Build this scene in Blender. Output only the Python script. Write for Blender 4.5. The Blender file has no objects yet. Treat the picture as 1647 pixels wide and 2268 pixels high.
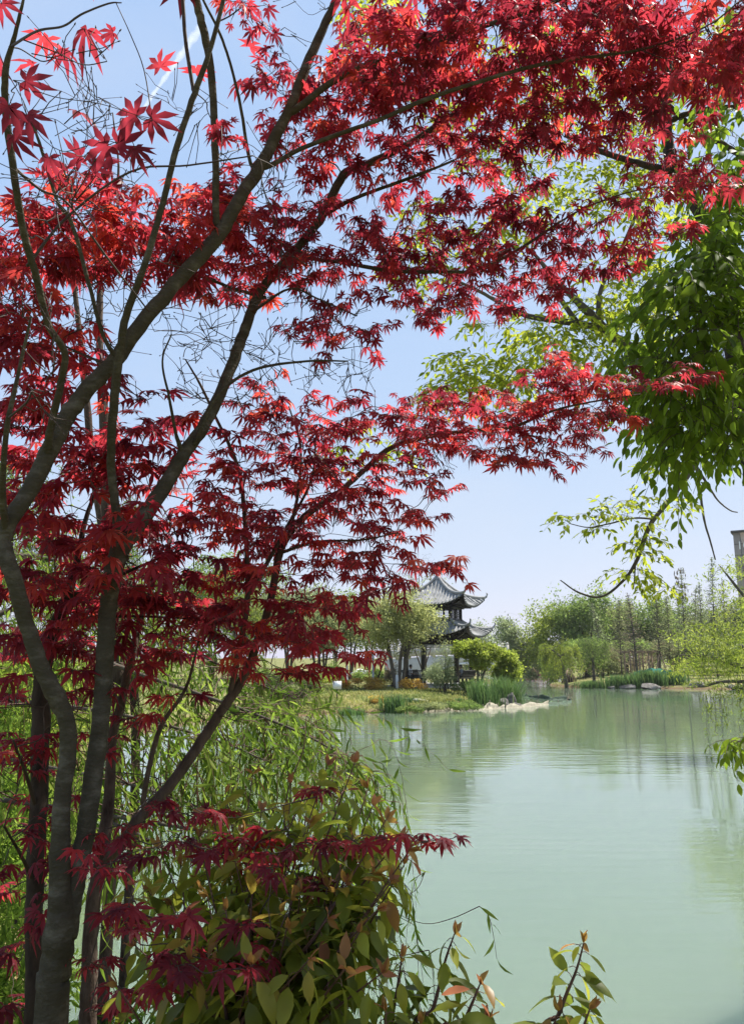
import bpy, bmesh, math, random
import numpy as np
from mathutils import Vector, Matrix

rng = np.random.default_rng(11)
random.seed(11)
R = math.radians
scene = bpy.context.scene
COL = scene.collection

# ------------------------------------------------------------------ camera
EYE = 2.5                      # eye height over the water, metres
TILT = R(10.7)
FOC, CX, CY = 1713.0, 823.5, 1134.0     # focal length and centre in the units of the measuring grid
cam_d = bpy.data.cameras.new('camera')
cam = bpy.data.objects.new('camera', cam_d)
COL.objects.link(cam)
cam.location = (0, 0, EYE)
cam.rotation_euler = (R(90) + TILT, 0, 0)
cam_d.sensor_fit = 'VERTICAL'
cam_d.sensor_height = 36.0
cam_d.lens = 36.0 * FOC / 2268.0
cam_d.clip_start = 0.05
cam_d.clip_end = 40000
scene.camera = cam

# ------------------------------------------------------------------ sky, sun, exposure
SUN_EL, SUN_AZ = R(60), R(56)          # azimuth clockwise from +Y
world = bpy.data.worlds.new('World')
scene.world = world
world.use_nodes = True
wn = world.node_tree
wn.nodes.clear()
sky = wn.nodes.new('ShaderNodeTexSky')
sky.sky_type = 'NISHITA'
sky.sun_disc = False
sky.sun_elevation = SUN_EL
sky.sun_rotation = SUN_AZ
sky.air_density = 1.0
sky.dust_density = 0.4
sky.ozone_density = 1.5
bg = wn.nodes.new('ShaderNodeBackground')
bg.inputs['Strength'].default_value = 0.15
wo = wn.nodes.new('ShaderNodeOutputWorld')
gam = wn.nodes.new('ShaderNodeVectorMath')     # evens out the zenith to horizon contrast of a hazy spring sky
gam.operation = 'POWER'
gam.inputs[1].default_value = (0.39, 0.24, 0.06)
bal = wn.nodes.new('ShaderNodeVectorMath')
bal.operation = 'MULTIPLY'
bal.inputs[1].default_value = (1.10, 1.46, 2.45)
wn.links.new(sky.outputs[0], gam.inputs[0])
wn.links.new(gam.outputs[0], bal.inputs[0])
tcw = wn.nodes.new('ShaderNodeTexCoord')        # faint wisps of high cloud
mpw = wn.nodes.new('ShaderNodeMapping')
mpw.inputs['Scale'].default_value = (1.2, 1.2, 3.2)
nzw = wn.nodes.new('ShaderNodeTexNoise')
nzw.inputs['Scale'].default_value = 2.4
nzw.inputs['Detail'].default_value = 7
nzw.inputs['Roughness'].default_value = .55
nzw.inputs['Distortion'].default_value = .8
mrw = wn.nodes.new('ShaderNodeMapRange')
mrw.inputs[1].default_value = .45
mrw.inputs[2].default_value = .80
mrw.inputs[4].default_value = .30
mxw = wn.nodes.new('ShaderNodeMix')
mxw.data_type = 'RGBA'
mxw.inputs[7].default_value = (2.15, 2.3, 2.6, 1)
wn.links.new(tcw.outputs['Generated'], mpw.inputs[0])
wn.links.new(mpw.outputs[0], nzw.inputs['Vector'])
wn.links.new(nzw.outputs[0], mrw.inputs[0])
wn.links.new(mrw.outputs[0], mxw.inputs[0])
wn.links.new(bal.outputs[0], mxw.inputs[6])
wn.links.new(mxw.outputs[2], bg.inputs[0])
wn.links.new(bg.outputs[0], wo.inputs[0])
sun_d = bpy.data.lights.new('sun', 'SUN')
sun_d.energy = 4.2
sun_d.angle = R(0.5)
sun_d.color = (1.0, 0.95, 0.87)
sun = bpy.data.objects.new('sun', sun_d)
COL.objects.link(sun)
sdir = Vector((math.sin(SUN_AZ) * math.cos(SUN_EL), math.cos(SUN_AZ) * math.cos(SUN_EL), math.sin(SUN_EL)))
sun.rotation_euler = sdir.to_track_quat('Z', 'Y').to_euler()
sun.location = (8, -8, 30)
scene.view_settings.view_transform = 'Standard'
scene.view_settings.look = 'None'
scene.view_settings.gamma = 1
scene.view_settings.exposure = 1.25
scene.cycles.max_bounces = 8
scene.cycles.diffuse_bounces = 4
scene.cycles.glossy_bounces = 3
scene.cycles.transmission_bounces = 5
scene.cycles.transparent_max_bounces = 8
scene.cycles.sample_clamp_indirect = 6

# ------------------------------------------------------------------ helpers
def P(px, py, d):
    """world point at depth d (metres ahead) seen at grid position px, py"""
    xc, yc = (px - CX) / FOC, (CY - py) / FOC
    Y = math.cos(TILT) - yc * math.sin(TILT)
    Z = math.sin(TILT) + yc * math.cos(TILT)
    return np.array((xc * d / Y, d, EYE + Z * d / Y))

def onz(px, py, z=0.0):
    """point on the level z under grid position px, py"""
    a = P(px, py, 1.0)
    return P(px, py, (z - EYE) / (a[2] - EYE))

def unit(v):
    v = np.asarray(v, float)
    return v / (np.linalg.norm(v, axis=-1, keepdims=True) + 1e-9)

def tag(o, label=None, cat=None, group=None, kind=None):
    if label: o['label'] = label
    if cat: o['category'] = cat
    if group: o['group'] = group
    if kind: o['kind'] = kind
    return o

def empty(name, loc, label=None, cat=None, group=None, rz=0.0):
    o = bpy.data.objects.new(name, None)
    COL.objects.link(o)
    o.location = [float(c) for c in loc]
    o.rotation_euler = (0, 0, rz)
    o.empty_display_size = 0.2
    return tag(o, label, cat, group)

class MB:
    """collects vertices and faces (fixed-size face arrays) with a per-vertex tint"""
    def __init__(s):
        s.v, s.f, s.t, s.n = [], [], [], 0
    def add(s, v, faces, tint=0.5):
        v = np.asarray(v, float).reshape(-1, 3)
        s.v.append(v)
        s.t.append(np.full(len(v), tint, float) if np.isscalar(tint) else np.asarray(tint, float))
        for f in faces:
            s.f.append(np.asarray(f, dtype=np.int64) + s.n)
        s.n += len(v)
    def tube(s, pts, rad, sides=6, tint=0.5, cap=True):
        pts = np.asarray(pts, float); n = len(pts)
        rad = np.broadcast_to(np.asarray(rad, float), (n,))
        tg = unit(np.gradient(pts, axis=0))
        ref = np.array((0.31, 0.17, 0.93)) if abs(tg[0][2]) < 0.8 else np.array((0.95, 0.2, 0.1))
        a = unit(np.cross(tg[0], ref)); A = [a]
        for i in range(1, n):
            a = A[-1] - tg[i] * np.dot(A[-1], tg[i]); A.append(unit(a))
        A = np.array(A); B = np.cross(tg, A)
        th = np.arange(sides) * 2 * np.pi / sides
        ring = pts[:, None, :] + rad[:, None, None] * (np.cos(th)[None, :, None] * A[:, None, :] + np.sin(th)[None, :, None] * B[:, None, :])
        i = np.arange(n - 1)[:, None] * sides; j = np.arange(sides)[None, :]; k = (j + 1) % sides
        q = np.stack([i + j, i + k, i + k + sides, i + j + sides], -1).reshape(-1, 4)
        fs = [q]
        if cap:
            fs += [np.arange(sides)[None, ::-1], (np.arange(sides) + (n - 1) * sides)[None, :]]
        s.add(ring.reshape(-1, 3), fs, tint)
    def box(s, c, size, rz=0.0, tint=0.5, top=None, M=None):
        x, y, z = [k / 2 for k in size]
        tx, ty = (x, y) if top is None else (top[0] / 2, top[1] / 2)
        v = np.array([(-x, -y, -z), (x, -y, -z), (x, y, -z), (-x, y, -z), (-tx, -ty, z), (tx, -ty, z), (tx, ty, z), (-tx, ty, z)])
        if M is not None: v = v @ M.T
        cz, sz = math.cos(rz), math.sin(rz)
        v = v @ np.array([[cz, sz, 0], [-sz, cz, 0], [0, 0, 1]]) + np.asarray(c, float)
        s.add(v, [[(0, 3, 2, 1), (4, 5, 6, 7), (0, 1, 5, 4), (1, 2, 6, 5), (2, 3, 7, 6), (3, 0, 4, 7)]], tint)
    def bar(s, a, b, w, h=None, tint=0.5):
        a, b = np.asarray(a, float), np.asarray(b, float); h = h or w
        d = unit(b - a); up = np.array((0, 0, 1.0)) if abs(d[2]) < .95 else np.array((0, 1.0, 0))
        x = unit(np.cross(d, up)); y = np.cross(x, d)
        M = np.stack([d, x, y], 1)
        s.box((a + b) / 2, (np.linalg.norm(b - a), w, h), M=M, tint=tint)
    def lathe(s, c, prof, sides=12, tint=0.5):
        th = np.arange(sides) * 2 * np.pi / sides; c = np.asarray(c, float)
        v = np.array([(r * math.cos(t) + c[0], r * math.sin(t) + c[1], z + c[2]) for r, z in prof for t in th])
        n = len(prof); i = np.arange(n - 1)[:, None] * sides; j = np.arange(sides)[None, :]; k = (j + 1) % sides
        s.add(v, [np.stack([i + j, i + k, i + k + sides, i + j + sides], -1).reshape(-1, 4), np.arange(sides)[None, ::-1], (np.arange(sides) + (n - 1) * sides)[None, :]], tint)
    def leaves(s, tmpl, pos, ax, nr, size, tint):
        """tmpl=(verts,[faces]); ax = leaf direction, nr = leaf normal"""
        tv, tf = tmpl; n = len(pos)
        if n == 0: return
        ax = unit(ax); y = unit(np.cross(nr, ax)); z = np.cross(ax, y)
        V = np.asarray(pos, float)[:, None, :] + np.asarray(size, float).reshape(-1, 1, 1) * (tv[None, :, 0:1] * ax[:, None, :] + tv[None, :, 1:2] * y[:, None, :] + tv[None, :, 2:3] * z[:, None, :])
        m = len(tv); off = (np.arange(n) * m)[:, None, None]
        s.add(V.reshape(-1, 3), [(f[None] + off).reshape(-1, f.shape[1]) for f in tf], np.repeat(np.asarray(tint, float), m))
    def build(s, name, mat, parent=None, smooth=False, loc=None):
        me = bpy.data.meshes.new(name)
        V = np.concatenate(s.v).astype(np.float32)
        if parent is not None:
            top = parent
            while top.parent: top = top.parent
            mw = Matrix.Translation(top.location) @ top.rotation_euler.to_matrix().to_4x4()
            Mi = np.array(mw.inverted()); V = (V @ Mi[:3, :3].T + Mi[:3, 3]).astype(np.float32)
        elif parent is None and loc is not None:
            V = (V - np.asarray(loc)).astype(np.float32)
        me.vertices.add(len(V)); me.vertices.foreach_set('co', V.ravel())
        tot = np.concatenate([np.full(len(f), f.shape[1]) for f in s.f]).astype(np.int32)
        lp = np.concatenate([f.ravel() for f in s.f]).astype(np.int32)
        me.loops.add(len(lp)); me.loops.foreach_set('vertex_index', lp)
        me.polygons.add(len(tot))
        st = np.concatenate([[0], np.cumsum(tot)[:-1]]).astype(np.int32)
        me.polygons.foreach_set('loop_start', st)
        if smooth: me.polygons.foreach_set('use_smooth', np.ones(len(tot), bool))
        at = me.attributes.new('tint', 'FLOAT', 'POINT')
        at.data.foreach_set('value', np.concatenate(s.t).astype(np.float32))
        me.update(calc_edges=True)
        me.validate()
        me.materials.append(mat)
        o = bpy.data.objects.new(name, me)
        COL.objects.link(o)
        if parent is not None: o.parent = parent
        elif loc is not None: o.location = [float(c) for c in loc]
        return o

def smooth_path(pts, per=5):
    pts = np.asarray(pts, float)
    if len(pts) < 3:
        t = np.linspace(0, 1, per + 1)[:, None]
        return pts[0] * (1 - t) + pts[-1] * t
    p = np.vstack([2 * pts[0] - pts[1], pts, 2 * pts[-1] - pts[-2]])
    out = []
    for i in range(1, len(p) - 2):
        t = np.linspace(0, 1, per, endpoint=False)[:, None]
        a, b, c, d = p[i - 1], p[i], p[i + 1], p[i + 2]
        out.append(0.5 * ((2 * b) + (c - a) * t + (2 * a - 5 * b + 4 * c - d) * t ** 2 + (3 * b - a - 3 * c + d) * t ** 3))
    out.append(pts[-1:])
    return np.vstack(out)

# ------------------------------------------------------------------ materials
def nodes_of(m):
    m.use_nodes = True
    nt = m.node_tree; nt.nodes.clear()
    return nt, nt.nodes.new, nt.links.new

def ramp(new, stops):
    r = new('ShaderNodeValToRGB'); e = r.color_ramp.elements
    while len(e) < len(stops): e.new(0.5)
    for k, (p, c) in enumerate(stops):
        e[k].position = p; e[k].color = (*c, 1)
    return r

def leaf_mat(name, stops, trans=0.5, tcol=1.6, rough=0.45, spec=0.35, nscale=6.0, tshift=(1.0, 1.0, 1.0)):
    m = bpy.data.materials.new(name); nt, new, link = nodes_of(m)
    a = new('ShaderNodeAttribute'); a.attribute_name = 'tint'
    r = ramp(new, stops); link(a.outputs['Fac'], r.inputs[0])
    g = new('ShaderNodeNewGeometry'); nz = new('ShaderNodeTexNoise'); nz.inputs['Scale'].default_value = nscale; nz.inputs['Detail'].default_value = 3
    link(g.outputs['Position'], nz.inputs['Vector'])
    mr = new('ShaderNodeMapRange'); mr.inputs[1].default_value = .3; mr.inputs[2].default_value = .7; mr.inputs[3].default_value = .72; mr.inputs[4].default_value = 1.25
    link(nz.outputs[0], mr.inputs[0])
    mul = new('ShaderNodeVectorMath'); mul.operation = 'SCALE'; link(r.outputs[0], mul.inputs[0]); link(mr.outputs[0], mul.inputs['Scale'])
    pb = new('ShaderNodeBsdfPrincipled'); link(mul.outputs[0], pb.inputs['Base Color'])
    pb.inputs['Roughness'].default_value = rough; pb.inputs['Specular IOR Level'].default_value = spec
    tl = new('ShaderNodeBsdfTranslucent')
    m2 = new('ShaderNodeVectorMath'); m2.operation = 'MULTIPLY'; m2.inputs[1].default_value = tuple(tcol * c for c in tshift)
    link(mul.outputs[0], m2.inputs[0]); link(m2.outputs[0], tl.inputs[0])
    mx = new('ShaderNodeMixShader'); mx.inputs[0].default_value = trans
    link(pb.outputs[0], mx.inputs[1]); link(tl.outputs[0], mx.inputs[2])
    o = new('ShaderNodeOutputMaterial'); link(mx.outputs[0], o.inputs[0])
    return m

def solid_mat(name, c1, c2, scale=4.0, rough=0.8, spec=0.3, bump=0.0, bscale=None, stretch=(1, 1, 1), c3=None, metal=0.0, detail=5):
    m = bpy.data.materials.new(name); nt, new, link = nodes_of(m)
    tc = new('ShaderNodeTexCoord'); mp = new('ShaderNodeMapping'); mp.inputs['Scale'].default_value = stretch
    link(tc.outputs['Object'], mp.inputs[0])
    nz = new('ShaderNodeTexNoise'); nz.inputs['Scale'].default_value = scale; nz.inputs['Detail'].default_value = detail; nz.inputs['Roughness'].default_value = .65
    link(mp.outputs[0], nz.inputs['Vector'])
    st = [(.32, c1), (.68, c2)] if c3 is None else [(.3, c1), (.52, c2), (.68, c3)]
    r = ramp(new, st); link(nz.outputs[0], r.inputs[0])
    pb = new('ShaderNodeBsdfPrincipled'); link(r.outputs[0], pb.inputs['Base Color'])
    pb.inputs['Roughness'].default_value = rough; pb.inputs['Specular IOR Level'].default_value = spec; pb.inputs['Metallic'].default_value = metal
    if bump:
        n2 = new('ShaderNodeTexNoise'); n2.inputs['Scale'].default_value = bscale or scale * 3; n2.inputs['Detail'].default_value = 6
        link(mp.outputs[0], n2.inputs['Vector'])
        b = new('ShaderNodeBump'); b.inputs['Strength'].default_value = 1.0; b.inputs['Distance'].default_value = bump
        link(n2.outputs[0], b.inputs['Height']); link(b.outputs[0], pb.inputs['Normal'])
    o = new('ShaderNodeOutputMaterial'); link(pb.outputs[0], o.inputs[0])
    return m

M_RED = leaf_mat('maple_leaf', [(0, (.09, .011, .020)), (.45, (.18, .018, .030)), (.8, (.28, .028, .035)), (1, (.34, .050, .030))], .58, 2.3, .5, .3, 14, (1.0, .9, .85))
M_DEEP = leaf_mat('deep_green_leaf', [(0, (.055, .09, .010)), (.6, (.11, .16, .013)), (1, (.17, .23, .02))], .55, 2.2, .55, .15, 9)
M_YELLOW = leaf_mat('fresh_green_leaf', [(0, (.10, .135, .012)), (.5, (.20, .235, .018)), (1, (.31, .33, .035))], .56, 1.85, .6, .12, 7)
M_SHRUB = leaf_mat('shrub_leaf', [(0, (.055, .078, .012)), (.45, (.125, .150, .018)), (.74, (.24, .25, .03)), (.86, (.24, .15, .035)), (1, (.22, .085, .045))], .5, 2.3, .38, .3, 10)
M_WILLOW = leaf_mat('willow_leaf', [(0, (.05, .09, .012)), (.55, (.11, .17, .02)), (1, (.22, .28, .045))], .52, 2.0, .6, .12, 5)
def fol(name, a, b, c, tr=.5, t=1.8):
    return leaf_mat(name, [(0, a), (.5, b), (1, c)], tr, t, .6, .2, .8)
M_F_GREEN = fol('foliage_green', (.075, .12, .03), (.14, .20, .045), (.22, .28, .07))
M_F_OLIVE = fol('foliage_olive', (.10, .125, .05), (.17, .195, .075), (.25, .27, .11))
M_F_LIME = fol('foliage_lime', (.11, .15, .022), (.20, .25, .03), (.30, .33, .06))
M_F_BROWN = fol('foliage_brown', (.13, .105, .065), (.21, .165, .105), (.25, .225, .11))
M_F_GREY = fol('foliage_grey_green', (.12, .15, .07), (.19, .23, .11), (.28, .32, .16))
M_F_SPRING = fol('foliage_spring', (.15, .17, .06), (.24, .26, .09), (.36, .37, .15))
M_F_ORANGE = fol('foliage_orange', (.20, .13, .025), (.36, .22, .04), (.30, .28, .06))
M_F_PINK = fol('foliage_russet', (.14, .085, .065), (.22, .14, .10), (.17, .15, .07))
M_REED = fol('reed_blade', (.035, .075, .022), (.075, .14, .038), (.15, .21, .06), .35)
M_GRASS = fol('grass_blade', (.11, .15, .035), (.22, .24, .065), (.36, .33, .12), .3)
M_BARK = solid_mat('maple_bark', (.046, .040, .026), (.066, .058, .040), 13, .92, .12, .006, 70, (1, 1, 2.0), (.125, .114, .086), detail=12)
M_BARK_DARK = solid_mat('dark_bark', (.018, .013, .009), (.065, .046, .032), 26, .85, .2, .003, 45, (1, 1, .4))
M_BARK_PINK = solid_mat('pinkish_bark', (.040, .027, .020), (.125, .092, .072), 30, .9, .12, .006, 110, (1, 1, .4))
M_TWIG = solid_mat('twig_bark', (.035, .022, .017), (.075, .05, .036), 12, .7, .3)
M_BARK_GREY = solid_mat('grey_bark', (.06, .052, .04), (.14, .12, .095), 3, .9, .1)
M_STEM_RED = solid_mat('reddish_stem', (.06, .03, .02), (.12, .06, .04), 14, .6, .3)
M_WHITEWASH = solid_mat('whitewash', (.62, .62, .60), (.78, .78, .76), 8, .9, .1)
M_TILE = solid_mat('grey_roof_tile', (.17, .17, .165), (.28, .278, .27), 2.5, .8, .2, .006, 12, (1, 1, 1), (.40, .395, .385))
M_RIDGE = solid_mat('pale_ridge_mortar', (.22, .218, .21), (.34, .335, .325), 5, .8, .2)
M_WOOD = solid_mat('dark_lacquered_timber', (.010, .008, .007), (.022, .017, .014), 5, .5, .4)
M_LATTICE = solid_mat('lattice_timber', (.014, .011, .010), (.03, .024, .02), 5, .5, .4)
M_FRIEZE = solid_mat('painted_frieze', (.25, .30, .36), (.50, .54, .58), 9, .7, .3)
M_STONE = solid_mat('pale_stone', (.30, .285, .25), (.46, .44, .39), 2.5, .9, .15, .02, 9)
M_CREAM = solid_mat('cream_stone', (.46, .43, .36), (.58, .55, .48), 1.0, .9, .1)
M_ROCK = solid_mat('lake_rock', (.08, .07, .06), (.17, .155, .135), 3, .9, .15, .05, 7, (1, 1, 1), (.27, .25, .22))
M_NET = solid_mat('pale_netting', (.20, .18, .13), (.36, .33, .25), 5, .9, .1, .01, 60)
M_NET_DARK = solid_mat('dark_netting', (.045, .07, .05), (.10, .13, .09), 6, .9, .1, .01, 60)
M_NET_TEAL = solid_mat('teal_netting', (.02, .13, .10), (.04, .20, .15), 6, .8, .1, .01, 60)
M_STAKE = solid_mat('weathered_stake', (.10, .08, .06), (.20, .17, .13), 9, .9, .1)
M_TIMBER = solid_mat('raw_timber', (.20, .14, .09), (.32, .24, .17), 6, .85, .1, 0, None, (1, 1, .3))
M_METAL = solid_mat('grey_painted_metal', (.22, .23, .23), (.30, .31, .31), 6, .5, .4)
M_WHITE = solid_mat('white_paint', (.74, .75, .74), (.82, .82, .81), 6, .5, .4)
M_BLACK = solid_mat('black_paint', (.015, .015, .016), (.03, .03, .03), 6, .5, .4)
M_SKIN = solid_mat('skin', (.42, .26, .18), (.46, .29, .21), 6, .6, .3)
M_SHIRT = solid_mat('white_cotton', (.68, .70, .74), (.78, .79, .81), 9, .9, .1)
M_SHIRT_B = solid_mat('grey_cotton', (.16, .17, .19), (.22, .23, .25), 9, .9, .1)
M_TROUSER = solid_mat('dark_trousers', (.03, .035, .05), (.05, .055, .075), 9, .9, .1)
M_HAIR = solid_mat('black_hair', (.008, .007, .006), (.016, .013, .012), 20, .4, .5)
M_FACADE = solid_mat('brown_cladding', (.27, .225, .18), (.33, .28, .225), .3, .7, .3)
M_GLASSY = solid_mat('dark_window', (.05, .06, .07), (.09, .10, .11), .5, .15, .5)

# ------------------------------------------------------------------ terrain and water
LAKE = [(26, -1.0), (14, .2), (9, 6.5), (6.5, 8.6), (4.5, 8.2), (3.7, 6.6), (3.55, 5.0), (3.3, 3.6), (2.6, 3.0), (1.2, 3.1), (-.2, 3.2), (-1.3, 3.9), (-2.1, 5.5), (-3.4, 8.5), (-5.0, 13), (-6.6, 19), (-7.8, 26), (-7.0, 31.5)]
for px, py in ((590, 1590), (660, 1587), (760, 1581), (850, 1578), (940, 1574), (1050, 1570), (1110, 1561)):
    LAKE.append(tuple(onz(px, py)[:2]))
LAKE += [tuple(onz(1146, 1548)[:2]), tuple(onz(1140, 1530)[:2]), (11.0, 66), (12.5, 80), (14.5, 98), (8, 112), (-4, 118), (2, 128), (18, 122), (25, 112), (24.5, 96), (20.6, 84)]
LAKE += [(16.9, 75.5)]
for px, py in ((1215, 1518), (1262, 1522), (1340, 1523), (1420, 1525), (1520, 1526), (1620, 1527), (1720, 1531)):
    LAKE.append(tuple(onz(px, py)[:2]))
LAKE += [(43, 50), (44, 36), (40, 20), (33, 6)]
LK = np.array(LAKE)

def lake_sd(x, y):
    """signed distance to the shore line, negative in the water"""
    p = np.stack([np.asarray(x, float), np.asarray(y, float)], -1)
    a = LK; b = np.roll(LK, -1, 0)
    best = np.full(p.shape[:-1], 1e9); ins = np.zeros(p.shape[:-1], bool)
    for i in range(len(a)):
        e = b[i] - a[i]; w = p - a[i]
        t = np.clip((w @ e) / (e @ e), 0, 1)
        best = np.minimum(best, np.linalg.norm(w - t[..., None] * e, axis=-1))
        c = (a[i][1] > p[..., 1]) != (b[i][1] > p[..., 1])
        with np.errstate(divide='ignore', invalid='ignore'):
            xi = a[i][0] + (p[..., 1] - a[i][1]) * e[0] / (e[1] if e[1] else 1e-9)
        ins ^= c & (p[..., 0] < xi)
    return np.where(ins, -best, best)

def ground_z(x, y):
    x = np.asarray(x, float); y = np.asarray(y, float)
    w = .18 * np.sin(x * 2.1 + y * .7) * np.sin(y * 1.7 - x * .4) + .1 * np.sin(x * 5.3 + 1) * np.sin(y * 4.7)
    s = lake_sd(x, y) + w * np.clip(y / 25, .25, 1)
    near = np.clip(1 - (y - 4) / 10, 0, 1)
    far = .14 + .10 * np.clip(s, 0, 1.2) + .11 * np.clip(s - 1, 0, 3.2) + .02 * np.clip(s - 4, 0, 15)
    nr = .25 + .65 * (1 - np.exp(-np.clip(s, 0, 9) / 1.1))
    up = far * (1 - near) + nr * near
    up = up + .035 * np.sin(x * .9 + 2) * np.sin(y * .8)
    k = np.clip(s / .28, 0, 1); k = k * k * (3 - 2 * k)
    return np.where(s > 0, -.12 + (up + .12) * k, np.maximum(-.12 + s * .35, -1.4))

def gz(x, y): return float(ground_z(np.array([x]), np.array([y]))[0])

def ground_mat():
    m = bpy.data.materials.new('bank_soil_and_turf'); nt, new, link = nodes_of(m)
    tc = new('ShaderNodeTexCoord')
    n1 = new('ShaderNodeTexNoise'); n1.inputs['Scale'].default_value = .55; n1.inputs['Detail'].default_value = 8; n1.inputs['Roughness'].default_value = .7
    link(tc.outputs['Object'], n1.inputs['Vector'])
    r1 = ramp(new, [(.30, (.055, .085, .022)), (.47, (.12, .14, .04)), (.60, (.23, .19, .085)), (.75, (.30, .235, .13))])
    link(n1.outputs[0], r1.inputs[0])
    n2 = new('ShaderNodeTexNoise'); n2.inputs['Scale'].default_value = 9; n2.inputs['Detail'].default_value = 6
    link(tc.outputs['Object'], n2.inputs['Vector'])
    sp = new('ShaderNodeSeparateXYZ'); g = new('ShaderNodeNewGeometry'); link(g.outputs['Position'], sp.inputs[0])
    mr = new('ShaderNodeMapRange'); mr.inputs[1].default_value = .02; mr.inputs[2].default_value = .22; link(sp.outputs[2], mr.inputs[0])
    mx = new('ShaderNodeMix'); mx.data_type = 'RGBA'; link(mr.outputs[0], mx.inputs[0]); mx.inputs[6].default_value = (.15, .095, .055, 1); link(r1.outputs[0], mx.inputs[7])
    pb = new('ShaderNodeBsdfPrincipled'); link(mx.outputs[2], pb.inputs['Base Color']); pb.inputs['Roughness'].default_value = .95; pb.inputs['Specular IOR Level'].default_value = .1
    b = new('ShaderNodeBump'); b.inputs['Distance'].default_value = .05; link(n2.outputs[0], b.inputs['Height']); link(b.outputs[0], pb.inputs['Normal'])
    o = new('ShaderNodeOutputMaterial'); link(pb.outputs[0], o.inputs[0])
    return m

def axis(lo, hi, c0, c1, fine, grow=1.12):
    a = list(np.arange(c0, c1 + fine * .5, fine)); s = fine
    while a[-1] < hi: s *= grow; a.append(a[-1] + s)
    s = fine
    while a[0] > lo: s *= grow; a.insert(0, a[0] - s)
    return np.array(a)
gx = axis(-5000, 5000, -14, 42, .35); gy = axis(-300, 9000, -4, 78, .35)
GX, GY = np.meshgrid(gx, gy)
GZ = ground_z(GX.ravel(), GY.ravel())
b = MB(); nx, ny = len(gx), len(gy)
i = (np.arange(ny - 1)[:, None] * nx + np.arange(nx - 1)[None, :]).ravel()
b.add(np.stack([GX.ravel(), GY.ravel(), GZ], -1), [np.stack([i, i + 1, i + nx + 1, i + nx], -1)])
tag(b.build('ground', ground_mat(), smooth=True), kind='structure')

def water_mat():
    m = bpy.data.materials.new('milky_green_water'); nt, new, link = nodes_of(m)
    tc = new('ShaderNodeTexCoord')
    def nz(scale, sx, sy, det):
        mp = new('ShaderNodeMapping'); mp.inputs['Scale'].default_value = (sx, sy, 1); link(tc.outputs['Object'], mp.inputs[0])
        n = new('ShaderNodeTexNoise'); n.inputs['Scale'].default_value = scale; n.inputs['Detail'].default_value = det; n.inputs['Roughness'].default_value = .55
        link(mp.outputs[0], n.inputs['Vector']); return n
    a = nz(2.4, .28, 1.7, 2); c = nz(.5, .35, 1.5, 1); patch = nz(.10, .6, 1.3, 3)
    mr = new('ShaderNodeMapRange'); mr.inputs[1].default_value = .38; mr.inputs[2].default_value = .66; mr.inputs[3].default_value = .25; mr.inputs[4].default_value = 1.0
    link(patch.outputs[0], mr.inputs[0])
    ml = new('ShaderNodeMath'); ml.operation = 'MULTIPLY'; link(a.outputs[0], ml.inputs[0]); link(mr.outputs[0], ml.inputs[1])
    ad = new('ShaderNodeMath'); ad.operation = 'ADD'; link(ml.outputs[0], ad.inputs[0]); link(c.outputs[0], ad.inputs[1])
    bp = new('ShaderNodeBump'); bp.inputs['Strength'].default_value = 1; bp.inputs['Distance'].default_value = .010; link(ad.outputs[0], bp.inputs['Height'])
    r = ramp(new, [(.3, (.106, .148, .092)), (.7, (.124, .164, .108))]); link(patch.outputs[0], r.inputs[0])
    pb = new('ShaderNodeBsdfPrincipled'); link(r.outputs[0], pb.inputs['Base Color'])
    pb.subsurface_method = 'BURLEY'; pb.inputs['Subsurface Weight'].default_value = 1.0; pb.inputs['Subsurface Scale'].default_value = 1.2; pb.inputs['Subsurface Radius'].default_value = (.8, 1.0, .7)
    pb.inputs['Roughness'].default_value = .04; pb.inputs['IOR'].default_value = 1.65; pb.inputs['Specular IOR Level'].default_value = .5
    link(bp.outputs[0], pb.inputs['Normal'])
    o = new('ShaderNodeOutputMaterial'); link(pb.outputs[0], o.inputs[0])
    return m
b = MB(); b.add([(-40, -6, 0), (70, -6, 0), (70, 150, 0), (-40, 150, 0)], [[(0, 1, 2, 3)]])
tag(b.build('water', water_mat()), kind='structure')

# ------------------------------------------------------------------ leaf shapes
def maple_tmpl(droop, seed, lobes=7):
    rg = np.random.default_rng(seed)
    angs = [0, 36, -36, 72, -72, 112, -112] if lobes == 7 else [0, 45, -45, 92, -92]
    lens = [1, .95, .95, .78, .78, .45, .45] if lobes == 7 else [1, .9, .9, .6, .6]
    V, F4, F3 = [(0, 0, 0)], [], []
    order = np.argsort(angs); first = {}
    for k in order:
        a = R(angs[k] + rg.uniform(-5, 5)); L = lens[k] * rg.uniform(.9, 1.06); w = .125 * (.75 + .25 * L)
        d = np.array((math.cos(a), math.sin(a))); p = np.array((-d[1], d[0])); base = len(V); cu = rg.uniform(.7, 1.35) * droop
        for r, ww, zz in ((.26, .075, 0), (.55, w, 0)):
            for sgn in (1, 0, -1):
                xy = d * r * L + p * sgn * ww
                V.append((xy[0], xy[1], -cu * (r * L) ** 2 + (.028 if sgn else 0)))
        xy = d * L + p * rg.uniform(-.06, .06); V.append((xy[0], xy[1], -cu * L * L - .02))
        F4 += [(base, base + 1, base + 4, base + 3), (base + 1, base + 2, base + 5, base + 4)]
        F3 += [(base + 3, base + 4, base + 6), (base + 4, base + 5, base + 6), (0, base + 1, base), (0, base + 2, base + 1)]
        first[k] = base
    for u, w in zip(order[:-1], order[1:]): F3.append((0, first[u], first[w] + 2))
    return np.array(V), [np.array(F4), np.array(F3)]

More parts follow.
